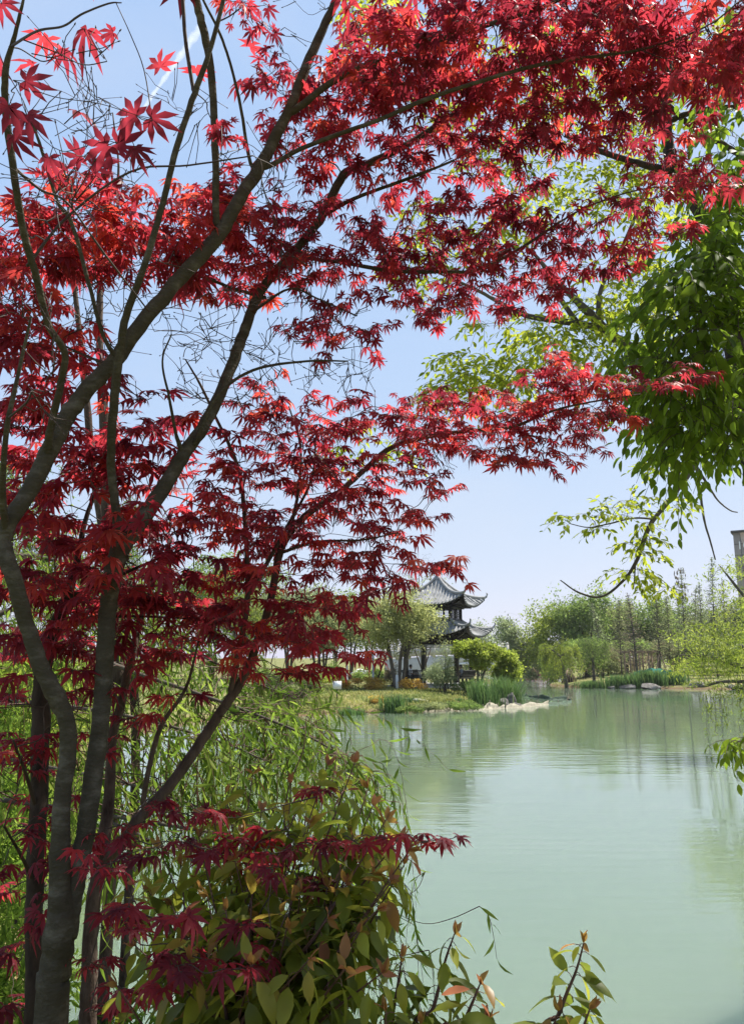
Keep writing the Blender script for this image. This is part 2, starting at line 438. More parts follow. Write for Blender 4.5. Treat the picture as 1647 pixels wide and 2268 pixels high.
def blade_tmpl(wid, curve, fold=.08, ts=(.22, .5, .78), ws=(.75, 1, .6), twist=0.0):
    V, F3, F4 = [(0, 0, 0)], [], []
    for t, w in zip(ts, ws):
        for sgn in (1, 0, -1):
            V.append((t, sgn * w * wid, -curve * t * t + (abs(sgn) * fold * w * wid * 2) + sgn * twist * t * wid))
    n = len(ts); V.append((1, 0, -curve)); tip = len(V) - 1
    F3 += [(0, 2, 1), (0, 3, 2), (tip, tip - 3, tip - 2), (tip, tip - 2, tip - 1)]
    for k in range(n - 1):
        o = 1 + 3 * k; F4 += [(o, o + 1, o + 4, o + 3), (o + 1, o + 2, o + 5, o + 4)]
    f = [np.array(F3)]
    if F4: f.append(np.array(F4))
    return np.array(V), f
MAPLE = [maple_tmpl(d, k) for k, d in enumerate((.12, .25, .4, .6, .3, .8, .5))] + [maple_tmpl(.35, 21, 5), maple_tmpl(.7, 22, 5)]
ELLIPSE = [blade_tmpl(.21, c, .14, (.18, .42, .68, .88), (.72, 1, .74, .24), twist=t) for c, t in ((.10, .2), (.25, -.3), (.45, .5), (.3, .1))]
WILLOW = [blade_tmpl(.072, c, .1, (.35, .65), (1, .8), t) for c, t in ((.1, .4), (.3, -.4), (.5, 1.0))]
SMALL = [(np.array([(0, 0, 0), (.5, .27, .05), (1, 0, -.12), (.5, -.27, .05)]), [np.array([(0, 2, 1), (0, 3, 2)])])]
THIN = [(np.array([(0, 0, 0), (.45, .12, .03), (1, 0, -.18), (.45, -.12, .03)]), [np.array([(0, 2, 1), (0, 3, 2)])])]

def put_leaves(mb, tmpls, pos, ax, nr, size, tint):
    pos = np.asarray(pos); k = rng.integers(0, len(tmpls), len(pos))
    for j, t in enumerate(tmpls):
        w = k == j
        mb.leaves(t, pos[w], np.asarray(ax)[w], np.asarray(nr)[w], np.asarray(size)[w], np.asarray(tint)[w])

# ------------------------------------------------------------------ woody skeleton that grows towards targets
class Wood:
    def __init__(s):
        s.p, s.r, s.big, s.small = [], [], MB(), MB()
    def limb(s, pts, rad, sides=10, per=6, wob=.12):
        pts = np.asarray(pts, float); rad = np.asarray(rad, float)
        path = smooth_path(pts, per); rr = np.interp(np.linspace(0, 1, len(path)), np.linspace(0, 1, len(rad)), rad)
        rr = rr * (1 + wob * (rng.random(len(rr)) - .5))
        path = path + rng.normal(0, 1, path.shape) * rr[:, None] * .055
        (s.big if rr.max() > .006 else s.small).tube(path, rr, sides)
        s.p.append(path); s.r.append(rr)
        return path
    def attach(s, tgt, r_end=.0012, sides=5, up=.0, rmax=.012, pull=.35, taper=.008, add=True):
        Pn = np.vstack(s.p); Rn = np.concatenate(s.r)
        d = np.linalg.norm(Pn - tgt, axis=1) + pull * np.maximum(0, Pn[:, 2] - tgt[2])
        k = int(np.argmin(d)); A = Pn[k]; L = np.linalg.norm(tgt - A)
        if L < .02: return A, tgt
        r0 = min(Rn[k] * .7, rmax, r_end + taper * L)
        m1 = A + (tgt - A) * .33 + rng.normal(0, .06, 3) * L + np.array((0, 0, up * L))
        m2 = A + (tgt - A) * .68 + rng.normal(0, .06, 3) * L + np.array((0, 0, up * L * .8))
        path = smooth_path([A, m1, m2, tgt], 4)
        rr = np.linspace(r0, r_end, len(path))
        s.small.tube(path, rr, sides, cap=False)
        if add: s.p.append(path[1:]); s.r.append(rr[1:])
        return A, tgt

def px_limb(wood, pts, sides=10, per=6):
    """pts: (px, py, depth, width in grid units)"""
    w = [P(a, b_, c) for a, b_, c, e in pts]
    r = [.5 * e * c / FOC for a, b_, c, e in pts]
    return wood.limb(w, r, sides, per)

def spray(wood, leafmb, tip, frm, leaf, n_pairs=3, gap=.035, tint=(.2, .9), droop=(.15, .75), tmpls=MAPLE):
    """opposite leaf pairs along the last stretch of a twig"""
    d = unit(tip - frm); d = unit(np.array((d[0], d[1], d[2] * .35)) + rng.normal(0, .25, 3) * (1, 1, .4))
    pos, ax, nr, sz, tn = [], [], [], [], []
    nodes = [tip + d * gap * k for k in range(n_pairs)]
    if n_pairs > 1: wood.small.tube(np.array(nodes), np.linspace(.0013, .0008, n_pairs), 4, cap=False)
    side = unit(np.cross(d, (0, 0, 1))); tb = rng.uniform(*tint)
    for k, nd in enumerate(nodes):
        angs = (1, -1) if k < n_pairs - 1 else (1, -1, 0)
        for sg in angs:
            if rng.random() < .1: continue
            th = R(rng.uniform(35, 75)) * sg + rng.normal(0, .12)
            o = unit(d * math.cos(th) + side * math.sin(th) + np.array((0, 0, rng.uniform(-.1, .3))))
            pl = leaf * rng.uniform(.25, .5)
            bse = nd + o * pl
            wood.small.tube(np.array([nd, (nd + bse) / 2 + (0, 0, .003), bse]), (.0006, .0005, .0005), 3, cap=False)
            dr = rng.uniform(*droop)
            a = unit(o * (1, 1, .3) + np.array((0, 0, -dr)) + rng.normal(0, .15, 3))
            up = np.array((0, 0, 1.0)) + rng.normal(0, .33, 3)
            pos.append(bse); ax.append(a); nr.append(up); sz.append(leaf * rng.uniform(.62, 1.12)); tn.append(np.clip(tb + rng.normal(0, .16), 0, 1))
    if pos: put_leaves(leafmb, tmpls, pos, ax, nr, sz, tn)

def blobs(txt):
    return [tuple(float(x) for x in l.split(',')) for l in txt.replace('\n', ' ').split() if l]

DENS = 1.7
def back(data, k, o=0.0):
    return [(a, b2, c, e, n, d * k + o) for a, b2, c, e, n, d in data]

def thin(data, k):
    return [(a, b2, c, e, n * k, d) for a, b2, c, e, n, d in data]

def foliate(wood, mb, data, leaf, tint, droop=(.15, .75), zr=.22, mode=spray, dens=1.0, **kw):
    """data: px,py,rx,ry,n,depth"""
    Pn = np.vstack(wood.p)
    items = []
    for px, py, rx, ry, n, d in data:
        c = P(px, py, d); items.append((np.min(np.linalg.norm(Pn - c, axis=1)), px, py, rx, ry, n, d))
    items.sort(key=lambda q: q[0])
    for _, px, py, rx, ry, n, d in items:
        c = P(px, py, d)
        wood.attach(c, .0018, 6, rmax=.012)
        for k in range(int(n * dens * DENS + rng.random())):
            while True:
                u, v = rng.uniform(-1, 1, 2)
                if u * u + v * v < 1: break
            t = P(px + u * rx, py + v * ry, d + rng.uniform(-zr, zr))
            A, tip = wood.attach(t, .0011, 4, rmax=.006)
            mode(wood, mb, tip, A, leaf, tint=tint, droop=droop, **kw)

# ------------------------------------------------------------------ the pavilion
def facing(th):
    return np.array([[math.cos(th), math.sin(th), 0], [-math.sin(th), math.cos(th), 0], [0, 0, 1]])

def build_pavilion():
    D = 52.0
    c = P(1473.0 / 1.0 - 0, 1458, D) if False else P(972, 1458, D)      # centre axis
    cx, cy = c[0], c[1]
    zf = gz(cx, cy) + .12
    rz = R(-45 + 22)
    # local frame: faces look along +-x and +-y; corners on the diagonals
    root = empty('pavilion', (cx, cy, zf - .12), 'square two tiered lakeside pavilion with upswept grey tiled roofs and dark columns', 'pavilion', None, rz)
    cz, sz = math.cos(rz), math.sin(rz)
    Rm = np.array([[cz, -sz, 0], [sz, cz, 0], [0, 0, 1]])
    def W(v): return np.asarray(v, float) @ Rm.T + np.array((cx, cy, 0))
    class L(MB):                        # collects in pavilion axes, with world heights
        def build(s, *a, **k):
            s.v = [W(v) for v in s.v]
            return MB.build(s, *a, **k)
    def Zp(py): return P(972, py, D)[2]
    z_ap, z_ue, z_ut = Zp(1281), Zp(1343), Zp(1330)      # apex, upper eave middle, upper tips
    z_wt, z_wb = Zp(1350), Zp(1382)                      # upper wall
    z_l0, z_le, z_lt = Zp(1380), Zp(1409), Zp(1393)
    col = 1.70                                           # half side to the columns
    plat = L(); plat.box((0, 0, zf - .16), (5.3, 5.3, .40)); plat.box((0, 0, zf + .055), (5.1, 5.1, .03))
    for sx, sy in ((0, -1), (-1, 0)):
        for k in range(2):
            plat.box((sx * (2.8 + .3 * k), sy * (2.8 + .3 * k), zf - .1 - .1 * k), (.3 if sx else 1.5, .3 if sy else 1.5, .2))
    plat.build('platform', M_STONE, root)
    z_bt = Zp(1428)
    for sx in (-1, 1):
        for sy in (-1, 1):
            m = L(); m.tube(np.array([(sx * col, sy * col, zf + .06), (sx * col, sy * col, z_l0 - .2)]), [.17, .155], 16)
            co = m.build('column', M_WOOD, root, smooth=True)
            m = L(); m.lathe((sx * col, sy * col, 0), [(.25, zf + .055), (.27, zf + .14), (.24, zf + .22), (.185, zf + .24)], 14)
            m.build('column_base', M_STONE, co)
    m = L()
    for k in range(4):
        Fm = facing(k * math.pi / 2)
        def q(v): return np.asarray(v, float) @ Fm
        m.bar(q((-col + .15, col, z_bt + .12)), q((col - .15, col, z_bt + .12)), .14, .24)
        m.bar(q((-col + .15, col, z_le - .05)), q((col - .15, col, z_le - .05)), .20, .30)
        m.bar(q((-col + .15, col, (z_bt + z_le) / 2 + .06)), q((col - .15, col, (z_bt + z_le) / 2 + .06)), .06, z_le - z_bt - .3)
        for x in np.linspace(-col, col, 7):
            m.bar(q((x, col + .1, z_le - .16)), q((x, col + .75, z_le + .12)), .09, .12)
            m.bar(q((x, col + .1, z_le - .02)), q((x, col + .45, z_le - .02)), .16, .10)
        m.bar(q((col + .1, col + .1, z_le - .1)), q((col + .85, col + .85, z_lt - .22)), .14, .18)
    m.build('beams', M_WOOD, root)
    # hanging frieze between the columns
    for k in range(4):
        Fm = facing(k * math.pi / 2); m = L()
        def q(v): return np.asarray(v, float) @ Fm
        x0, x1, z0, z1 = -col + .17, col - .17, z_bt - .17, z_bt - .002
        for z in (z0, z1 - .02): m.bar(q((x0, col, z)), q((x1, col, z)), .035, .03)
        n = 30
        for i2 in range(n + 1):
            x = x0 + (x1 - x0) * i2 / n; m.bar(q((x, col, z0 + .016)), q((x, col, z1 - .036)), .022, .022)
        for i2 in range(0, n, 3):
            xa, xb = x0 + (x1 - x0) * (i2 + .2) / n, x0 + (x1 - x0) * (i2 + 2.8) / n
            m.bar(q((xa, col + .02, (z0 + z1) / 2)), q((xb, col + .02, (z0 + z1) / 2)), .02, .025)
        for sg in (-1, 1):
            m.bar(q((sg * (col - .2), col, z0 - .22)), q((sg * (col - .55), col, z0 - .02)), .03, .05)
        m.build('hanging_frieze', M_FRIEZE, root)
    # bench with a leaning balustrade between the columns, open on one side
    for k in range(4):
        if k == 0: continue
        Fm = facing(k * math.pi / 2)
        def q(v): return np.asarray(v, float) @ Fm
        m = L(); m.bar(q((-col + .2, col, zf + .48)), q((col - .2, col, zf + .48)), .42, .06)
        for x in np.linspace(-col + .4, col - .4, 4): m.bar(q((x, col, zf + .07)), q((x, col, zf + .45)), .1, .2)
        bo = m.build('bench', M_WOOD, root)
        m = L()
        for x in np.linspace(-col + .2, col - .2, 22):
            m.tube(np.array([q((x, col + .16, zf + .5)), q((x, col + .30, zf + .62)), q((x, col + .30, zf + .76)), q((x, col + .40, zf + .93))]), .022, 5)
        m.bar(q((-col + .1, col + .41, zf + .95)), q((col - .1, col + .41, zf + .95)), .07, .06)
        m.bar(q((-col + .1, col + .29, zf + .64)), q((col - .1, col + .29, zf + .64)), .04, .03)
        m.build('balustrade', M_WOOD, bo)
    # roofs
    def roof(name, half, z_e, lift, top_half, z_top, bow, n_t, ext):
        nu, nv = 25, 12
        def surf(u, v):
            # u -1..1 along the eave, v 0 at eave .. 1 at the top
            r = half + (top_half - half) * v
            k = abs(u) ** 3.2 * (1 - v) ** 2.2
            rr = r + ext * k
            z = z_e + (z_top - z_e) * (.55 * v + .45 * v ** bow) + lift * k
            return np.array((u * rr, rr, z))
        tiles = L(); soff = L(); rids = []
        for f in range(4):
            Fm = facing(f * math.pi / 2)
            g = np.array([surf(u, v) for v in np.linspace(0, 1, nv) for u in np.linspace(-1, 1, nu)])
            i2 = (np.arange(nv - 1)[:, None] * nu + np.arange(nu - 1)[None, :]).ravel()
            q4 = np.stack([i2, i2 + nu, i2 + nu + 1, i2 + 1], -1)
            tiles.add(g @ Fm, [q4])
            soff.add((g - (0, .0, .12)) @ Fm, [q4[:, ::-1]])
            e = np.array([surf(u, 0) for u in np.linspace(-1, 1, nu)])
            soff.add(np.vstack([e - (0, 0, .01), e - (0, 0, .12)]) @ Fm, [np.array([(k2, k2 + 1, k2 + 1 + nu, k2 + nu) for k2 in range(nu - 1)])])
            for x in np.linspace(-half * 1.0, half * 1.0, n_t):
                pts = []
                for v in np.linspace(0, 1, 14):
                    r = half + (top_half - half) * v
                    xx = x if abs(x) > .02 else .0
                    if abs(xx) > r - .02:
                        # meets the hip: stop there
                        break
                    u = xx / r
                    pts.append(surf(np.clip(u, -1, 1), v) + (0, 0, .025))
                if len(pts) > 1:
                    tiles.tube(np.array(pts) @ Fm, .062, 7)
                    p0 = pts[0]; tiles.lathe((p0 + (0, .02, -.06)) @ Fm, [(.075, 0), (.08, .07), (.05, .1)], 8)
            # hip ridge with a curled tip
            hp = [surf(1, v) + (0, 0, .07) for v in np.linspace(1, 0, 16)]
            d = hp[-1] - hp[-2]; d = d / np.linalg.norm(d)
            hp += [hp[-1] + d * .12 + (0, 0, .05), hp[-1] + d * .2 + (0, 0, .16)]
            hip = np.array(hp) @ Fm; rid = L(); rids.append(rid)
            rid.tube(hip, np.concatenate([np.full(len(hp) - 3, .10), [.09, .075, .05]]), 8)
            tip = hip[-1]
            rid.tube(np.array([tip, tip + (0, 0, .10), tip + unit(tip * (1, 1, 0)) * (-.07) + (0, 0, .17)]), [.05, .06, .02], 6)
        ro = tiles.build(name, M_TILE, root, smooth=False)
        soff.build('soffit', M_WOOD, ro)
        for rid in rids: rid.build('hip_ridge', M_RIDGE, ro, smooth=True)
        return ro
    roof('lower_roof', 2.62, z_le, z_lt - z_le + .08, 1.22, z_l0 + .12, 1.5, 21, .30)
    up = roof('upper_roof', 2.22, z_ue, z_ut - z_ue + .22, .10, z_ap, 2.0, 19, .30)
    m = L(); m.lathe((0, 0, z_ap - .1), [(.24, 0), (.20, .12), (.12, .16), (.17, .28), (.19, .36), (.12, .46), (.05, .52), (.07, .60), (.02, .74)], 12)
    m.build('finial', M_RIDGE, up, smooth=True)
    # upper storey: posts, sill and head boards, lattice windows one can see through
    h = 1.18; m = L()
    for sx in (-1, 1):
        for sy in (-1, 1):
            m.tube(np.array([(sx * h, sy * h, z_wb - .3), (sx * h, sy * h, z_ue + .2)]), .105, 10)
    for k in range(4):
        Fm = facing(k * math.pi / 2)
        def q(v): return np.asarray(v, float) @ Fm
        m.bar(q((-h + .1, h, z_wb + .10)), q((h - .1, h, z_wb + .10)), .08, .42)
        m.bar(q((-h + .1, h, z_wt + .22)), q((h - .1, h, z_wt + .22)), .10, .40)
        m.bar(q((0, h, z_wb + .32)), q((0, h, z_wt + .02)), .12, .12)
        for x in np.linspace(-h, h, 5): m.bar(q((x, h + .06, z_wt + .15)), q((x, h + .75, z_ue - .08)), .08, .10)
        m.bar(q((h + .05, h + .05, z_wt + .2)), q((h + .95, h + .95, z_ut - .18)), .12, .14)
    m.build('upper_frame', M_WOOD, root)
    for k in range(4):
        Fm = facing(k * math.pi / 2)
        def q(v): return np.asarray(v, float) @ Fm
        for x0, x1 in ((-h + .11, -.07), (.07, h - .11)):
            m = L(); z0, z1 = z_wb + .32, z_wt + .01
            for t in np.linspace(0, 1, 9): m.bar(q((x0 + (x1 - x0) * t, h, z0)), q((x0 + (x1 - x0) * t, h, z1)), .022, .022)
            for t in (0.03, .28, .5, .72, .97): m.bar(q((x0, h + .012, z0 + (z1 - z0) * t)), q((x1, h + .012, z0 + (z1 - z0) * t)), .02, .024)
            m.build('lattice_window', M_LATTICE, root)
    return zf, (cx, cy), W, col

PAV_Z, PAV_C, PAV_W, PAV_COL = build_pavilion()

# ------------------------------------------------------------------ people on the pavilion bench
def seated_person(loc, face, shirt, label, hands):
    """loc: seat point; face: yaw the person looks along (0 = +Y)"""
    root = empty('person', loc, label, 'person', None, face)
    V, E, Rr = [], [], []
    def v(p, r): V.append(p); Rr.append(r); return len(V) - 1
    def e(a, b2): E.append((a, b2)); return b2
    pel = v((0, 0, .10), (.15, .12)); w = e(pel, v((0, -.01, .28), (.125, .095))); ch = e(w, v((0, 0, .44), (.15, .10)))
    nk = e(ch, v((0, .015, .56), (.055, .055))); hd = e(nk, v((0, .03, .64), (.075, .085))); hd = e(hd, v((0, .035, .72), (.08, .095))); e(hd, v((0, .03, .79), (.055, .065)))
    e(v((0, .125, .675), (.012, .014)), 5) if False else None
    for sg in (-1, 1):
        sh = e(ch, v((sg * .18, 0, .49), (.055, .055))); el = e(sh, v((sg * .235, .05, .26), (.043, .043)))
        wr = e(el, v((sg * .13, .26, .20), (.03, .028))); pm = e(wr, v((sg * .10, .33, .19), (.036, .02)))
        for k in range(4): e(e(pm, v((sg * (.075 + .017 * k), .385, .185), (.010, .010))), v((sg * (.075 + .017 * k), .42, .165), (.009, .009)))
        e(e(pm, v((sg * .055, .345, .20), (.011, .011))), v((sg * .045, .375, .20), (.009, .009)))
        hp = e(pel, v((sg * .09, .08, .08), (.085, .085))); kn = e(hp, v((sg * .11, .46, .07), (.06, .06)))
        an = e(kn, v((sg * .11, .45, -.34), (.042, .042))); e(an, v((sg * .12, .58, -.40), (.042, .03)))
    me = bpy.data.meshes.new('body'); me.from_pydata(V, E, []); me.update()
    o = bpy.data.objects.new('body', me); COL.objects.link(o); o.parent = root
    me.materials.append(M_SKIN)
    md = o.modifiers.new('skin', 'SKIN'); md.use_smooth_shade = True
    sv = me.skin_vertices[0].data
    for k, r in enumerate(Rr): sv[k].radius = r
    sv[0].use_root = True
    o.modifiers.new('sub', 'SUBSURF').levels = 1
    def part(name, prof, mat, tilt=(0, 0)):
        b2 = MB(); ring = 14; vv = []
        for x, y, z, rx, ry in prof:
            for t in np.arange(ring) * 2 * np.pi / ring: vv.append((x + rx * math.cos(t), y + ry * math.sin(t), z))
        n = len(prof); i2 = np.arange(n - 1)[:, None] * ring; j = np.arange(ring)[None, :]; k2 = (j + 1) % ring
        M3 = np.array([[math.cos(face), -math.sin(face), 0], [math.sin(face), math.cos(face), 0], [0, 0, 1]])
        b2.add(np.array(vv) @ M3.T + np.array(loc), [np.stack([i2 + j, i2 + k2, i2 + k2 + ring, i2 + j + ring], -1).reshape(-1, 4), np.arange(ring)[None, ::-1], (np.arange(ring) + (n - 1) * ring)[None, :]])
        return b2
    M3 = np.array([[math.cos(face), -math.sin(face), 0], [math.sin(face), math.cos(face), 0], [0, 0, 1]])
    def wl(p): return np.asarray(p, float) @ M3.T + np.array(loc)
    s_ = part('shirt', [(0, 0, .06, .19, .15), (0, -.01, .2, .175, .135), (0, -.005, .36, .19, .135), (0, 0, .48, .20, .115), (0, .005, .535, .12, .085), (0, .01, .56, .07, .065)], shirt)
    for sg in (-1, 1): s_.tube(wl([(sg * .17, 0, .50), (sg * .215, .02, .40), (sg * .24, .05, .27)]), [.082, .075, .068], 10)
    s_.build('shirt', shirt, root, smooth=True)
    t_ = MB()
    for sg in (-1, 1): t_.tube(wl([(sg * .07, -.08, .075), (sg * .09, .12, .085), (sg * .11, .44, .085), (sg * .112, .475, .0), (sg * .11, .46, -.3)]), [.12, .105, .082, .078, .065], 10)
    t_.build('trousers', M_TROUSER, root, smooth=True)
    h_ = part('hair', [(0, .0, .64, .078, .075), (0, .005, .70, .098, .098), (0, .015, .77, .094, .105), (0, .025, .82, .06, .07), (0, .03, .84, .015, .015)], M_HAIR)
    h_.build('hair', M_HAIR, root, smooth=True)
    f_ = MB(); f_.tube(wl([(0, .115, .70), (0, .137, .665), (0, .118, .66)]), [.008, .014, .010], 6); f_.build('nose', M_SKIN, root, smooth=True)
    for sg in (-1, 1):
        f_ = MB(); f_.tube(wl([(sg * .088, .03, .72), (sg * .097, .02, .69), (sg * .088, .03, .66)]), [.012, .016, .010], 6); f_.build('ear', M_SKIN, root, smooth=True)
        d_ = MB(); d_.tube(wl([(sg * .045, .118, .705), (sg * .02, .126, .705)]), .007, 6); d_.build('eye', M_HAIR, root)
    d_ = MB(); d_.tube(wl([(-.025, .120, .628), (.025, .120, .628)]), .005, 6); d_.build('mouth', M_STEM_RED, root)
seat = PAV_W((-PAV_COL + .02, -.95, PAV_Z + .51))
seated_person(seat, R(-100), M_SHIRT, 'person in a white shirt sitting on the pavilion bench beside the left column', 'lap')
seat = PAV_W((.9, -PAV_COL + .03, PAV_Z + .51)) if False else PAV_W((PAV_COL - .03, -.6, PAV_Z + .51))
seated_person(seat, R(80), M_SHIRT_B, 'person in grey with dark hair sitting half hidden behind the pale green bamboo', 'lap')

# ------------------------------------------------------------------ mid and far trees
def puff_leaves(mb, c, r, n, leaf, tint, flat=.8, hang=.2, tm=SMALL):
    p = c + rng.normal(0, 1, (n, 3)) * np.array((r, r, r * flat))
    a = rng.normal(0, 1, (n, 3)) + (0, 0, -hang); nr = rng.normal(0, .7, (n, 3)) + (0, 0, .8)
    put_leaves(mb, tm, p, a, nr, leaf * rng.uniform(.6, 1.3, n), np.clip(tint + rng.normal(0, .15, n), 0, 1))

def crown_targets(c, rad, n, clump=14, lo=.35):
    """uneven crown: points gathered round lumps inside an ellipsoid"""
    L = []
    while len(L) < clump:
        v = rng.normal(0, 1, 3); v = v / np.linalg.norm(v) * rng.uniform(lo, .92)
        if v[2] > -.75: L.append(v)
    L = np.array(L); T = L[rng.integers(0, clump, n)] + rng.normal(0, .17, (n, 3))
    return np.asarray(c) + T * np.asarray(rad)

def broad_tree(name, base, height, crown, zc, label, cat='tree', mat=M_F_GREEN, bark=M_BARK_GREY, n=90, leaf=.2, per=30, puff=.4, stems=1, spread=.35, lean=(0, 0), r0=.11, wash=0, group=None, clump=14, bare=0, hang=.2, flat=.8, tm=SMALL, lo=.35):
    bx, by = base; bz = gz(bx, by)
    root = empty(name, (bx, by, bz), label, cat, group)
    wd = Wood(); c = np.array((bx + lean[0], by + lean[1], bz + zc))
    for k in range(stems):
        a = 2 * np.pi * k / max(stems, 1) + rng.uniform(0, 1)
        off = np.array((math.cos(a), math.sin(a), 0)) * (spread * crown[0] if stems > 1 else .05)
        top = c + off + (0, 0, crown[2] * .35)
        st = np.array((bx, by, bz - .15)) + off * (.12 if stems > 1 else 0)
        wd.limb([st, st + (top - st) * .35 - off * .15 + rng.normal(0, .08, 3), st + (top - st) * .7 + rng.normal(0, .12, 3), top], [r0 * (1 if stems == 1 else .62), r0 * .6, r0 * .35, r0 * .12], 8, 5)
    n = int(n * 1.7); per = int(per * 2.2); leaf = leaf * 1.25
    T = crown_targets(c, crown, n, clump, lo); T = T[np.argsort(np.linalg.norm(T - (bx, by, bz + zc * .6), axis=1))]
    fm = MB()
    for t in T:
        wd.attach(t, .012, 4, up=.06, rmax=r0 * .4, taper=.02)
        tb = rng.uniform(.2, .8)
        if per: puff_leaves(fm, t, puff * rng.uniform(.6, 1.25), int(per * rng.uniform(.5, 1.4)), leaf, tb, flat, hang, tm)
    for k in range(bare):
        t = c + unit(rng.normal(0, 1, 3) + (0, 0, .8)) * np.asarray(crown) * rng.uniform(.9, 1.15)
        wd.attach(t, .006, 3, up=.05, rmax=.03, taper=.012)
    wd.big.v += wd.small.v; off = wd.big.n
    wd.big.f += [f + off for f in wd.small.f]; wd.big.t += wd.small.t; wd.big.n += wd.small.n
    tr = wd.big.build('trunk', bark, root)
    if wash:
        m = MB(); r = r0 * 1.12
        m.tube(np.array([(bx, by, bz - .1), (bx, by, bz + wash * .5), (bx, by, bz + wash)]), [r * 1.15, r * 1.05, r], 12)
        m.build('whitewash_band', M_WHITEWASH, root, smooth=True)
    if fm.n: fm.build('crown', mat, root)
    return root

def willow_tree(base, height, rad, label, mat=M_F_LIME, leaf=.13, strands=160, lng=(1.0, 2.6), step=.16, lean=(0, 0), r0=.16, group=None, name='willow_tree', per=3):
    bx, by = base; bz = gz(bx, by); root = empty(name, (bx, by, bz), label, 'tree', group)
    wd = Wood(); c = np.array((bx + lean[0], by + lean[1], bz + height * .62))
    wd.limb([(bx, by, bz - .2), (bx + lean[0] * .3, by + lean[1] * .3, bz + height * .3), tuple(c)], [r0, r0 * .8, r0 * .4], 8)
    T = c + unit(rng.normal(0, 1, (26, 3)) * (1, 1, .6) + (0, 0, .5)) * np.array((rad * .8, rad * .8, height * .36)) * rng.uniform(.5, 1, (26, 1))
    for t in T: wd.attach(t, .02, 5, up=.15, rmax=r0 * .4, taper=.03)
    fm = MB(); nodes = np.vstack(wd.p[1:])
    for k in range(strands):
        s0 = nodes[rng.integers(0, len(nodes))] + rng.normal(0, .15, 3)
        if s0[2] < bz + height * .35: continue
        out = unit(np.array((s0[0] - c[0], s0[1] - c[1], 0)) + rng.normal(0, .3, 3) * (1, 1, 0)); L = rng.uniform(*lng) * height / 6
        t = np.linspace(0, 1, max(6, int(L / step)))
        pth = s0 + out * (np.sin(t * 1.3) * .35 * L * .6)[:, None] + np.array((0, 0, 1.0)) * (.12 * L * np.sin(t * 3) - L * t ** 1.5)[:, None]
        pth[:, 2] = np.maximum(pth[:, 2], max(gz(pth[-1][0], pth[-1][1]), 0) + .15)
        wd.small.tube(pth[::2], .006, 3, cap=False)
        p = np.repeat(pth, per, 0) + rng.normal(0, .06, (len(pth) * per, 3)); n = len(p)
        put_leaves(fm, THIN, p, rng.normal(0, .6, (n, 3)) + (0, 0, -.8) + out * .3, rng.normal(0, 1, (n, 3)) + out, leaf * rng.uniform(.6, 1.4, n), np.clip(rng.uniform(.2, .8) + rng.normal(0, .15, n), 0, 1))
    wd.big.v += wd.small.v; off = wd.big.n
    wd.big.f += [f + off for f in wd.small.f]; wd.big.t += wd.small.t
    wd.big.build('trunk', M_BARK_GREY, root); fm.build('crown', mat, root)
    return root

def conifer(base, height, rad, label, mat=M_F_OLIVE, bark=M_BARK_GREY, whorls=34, per=26, leaf=.22, r0=.12, bare=.25, group=None, cone=1.0, name='metasequoia_tree', seeds=False):
    bx, by = base; bz = gz(bx, by); root = empty(name, (bx, by, bz), label, 'tree', group)
    m = MB(); fm = MB()
    bend = rng.normal(0, .12, 2)
    pts = np.array([(bx + bend[0] * t * t * 2, by + bend[1] * t * 2 * t, bz - .2 + (height + .2) * t) for t in np.linspace(0, 1, 8)])
    m.tube(pts, np.linspace(r0, .015, 8), 8)
    for k in range(whorls):
        t = bare + (1 - bare) * (k + rng.random()) / whorls
        z = bz + height * t; ax = np.array((bx + bend[0] * t * t * 2, by + bend[1] * t * t * 2, z))
        for q in range(4):
            a = rng.uniform(0, 2 * np.pi); L = rad * (1.05 - ((t - bare) / (1 - bare)) ** cone) * rng.uniform(.55, 1.1) + .12
            tip = ax + np.array((math.cos(a) * L, math.sin(a) * L, L * rng.uniform(.05, .45)))
            m.tube(np.array([ax, (ax + tip) / 2 + (0, 0, .05), tip]), [.022, .014, .006], 3, cap=False)
            n = int(per * (L / rad + .2))
            if n > 0:
                w = rng.uniform(.25, 1.05, n)[:, None]
                p = ax + (tip - ax) * w + rng.normal(0, .10 + .07 * L, (n, 3)) * (1, 1, .7)
                put_leaves(fm, SMALL, p, rng.normal(0, 1, (n, 3)) * (1, 1, .6) + (0, 0, -.25), rng.normal(0, .6, (n, 3)) + (0, 0, .8), leaf * rng.uniform(.5, 1.25, n), np.clip(rng.uniform(.25, .75) + rng.normal(0, .15, n), 0, 1))
    m.build('trunk', bark, root)
    if fm.n: fm.build('crown', mat, root)
    if seeds:
        for k in range(60):
            s = MB(); t = rng.uniform(.72, 1.0); a = rng.uniform(0, 6.28); L = rad * (1.15 - t) * 1.8 * rng.uniform(.3, 1)
            p = np.array((bx + math.cos(a) * L, by + math.sin(a) * L, bz + height * t))
            s.tube(np.array([p, p - (0, 0, .16), p - (0, 0, .34)]), [.02, .05, .02], 4)
            s.build('seed_cone', M_F_BROWN, root)
    return root

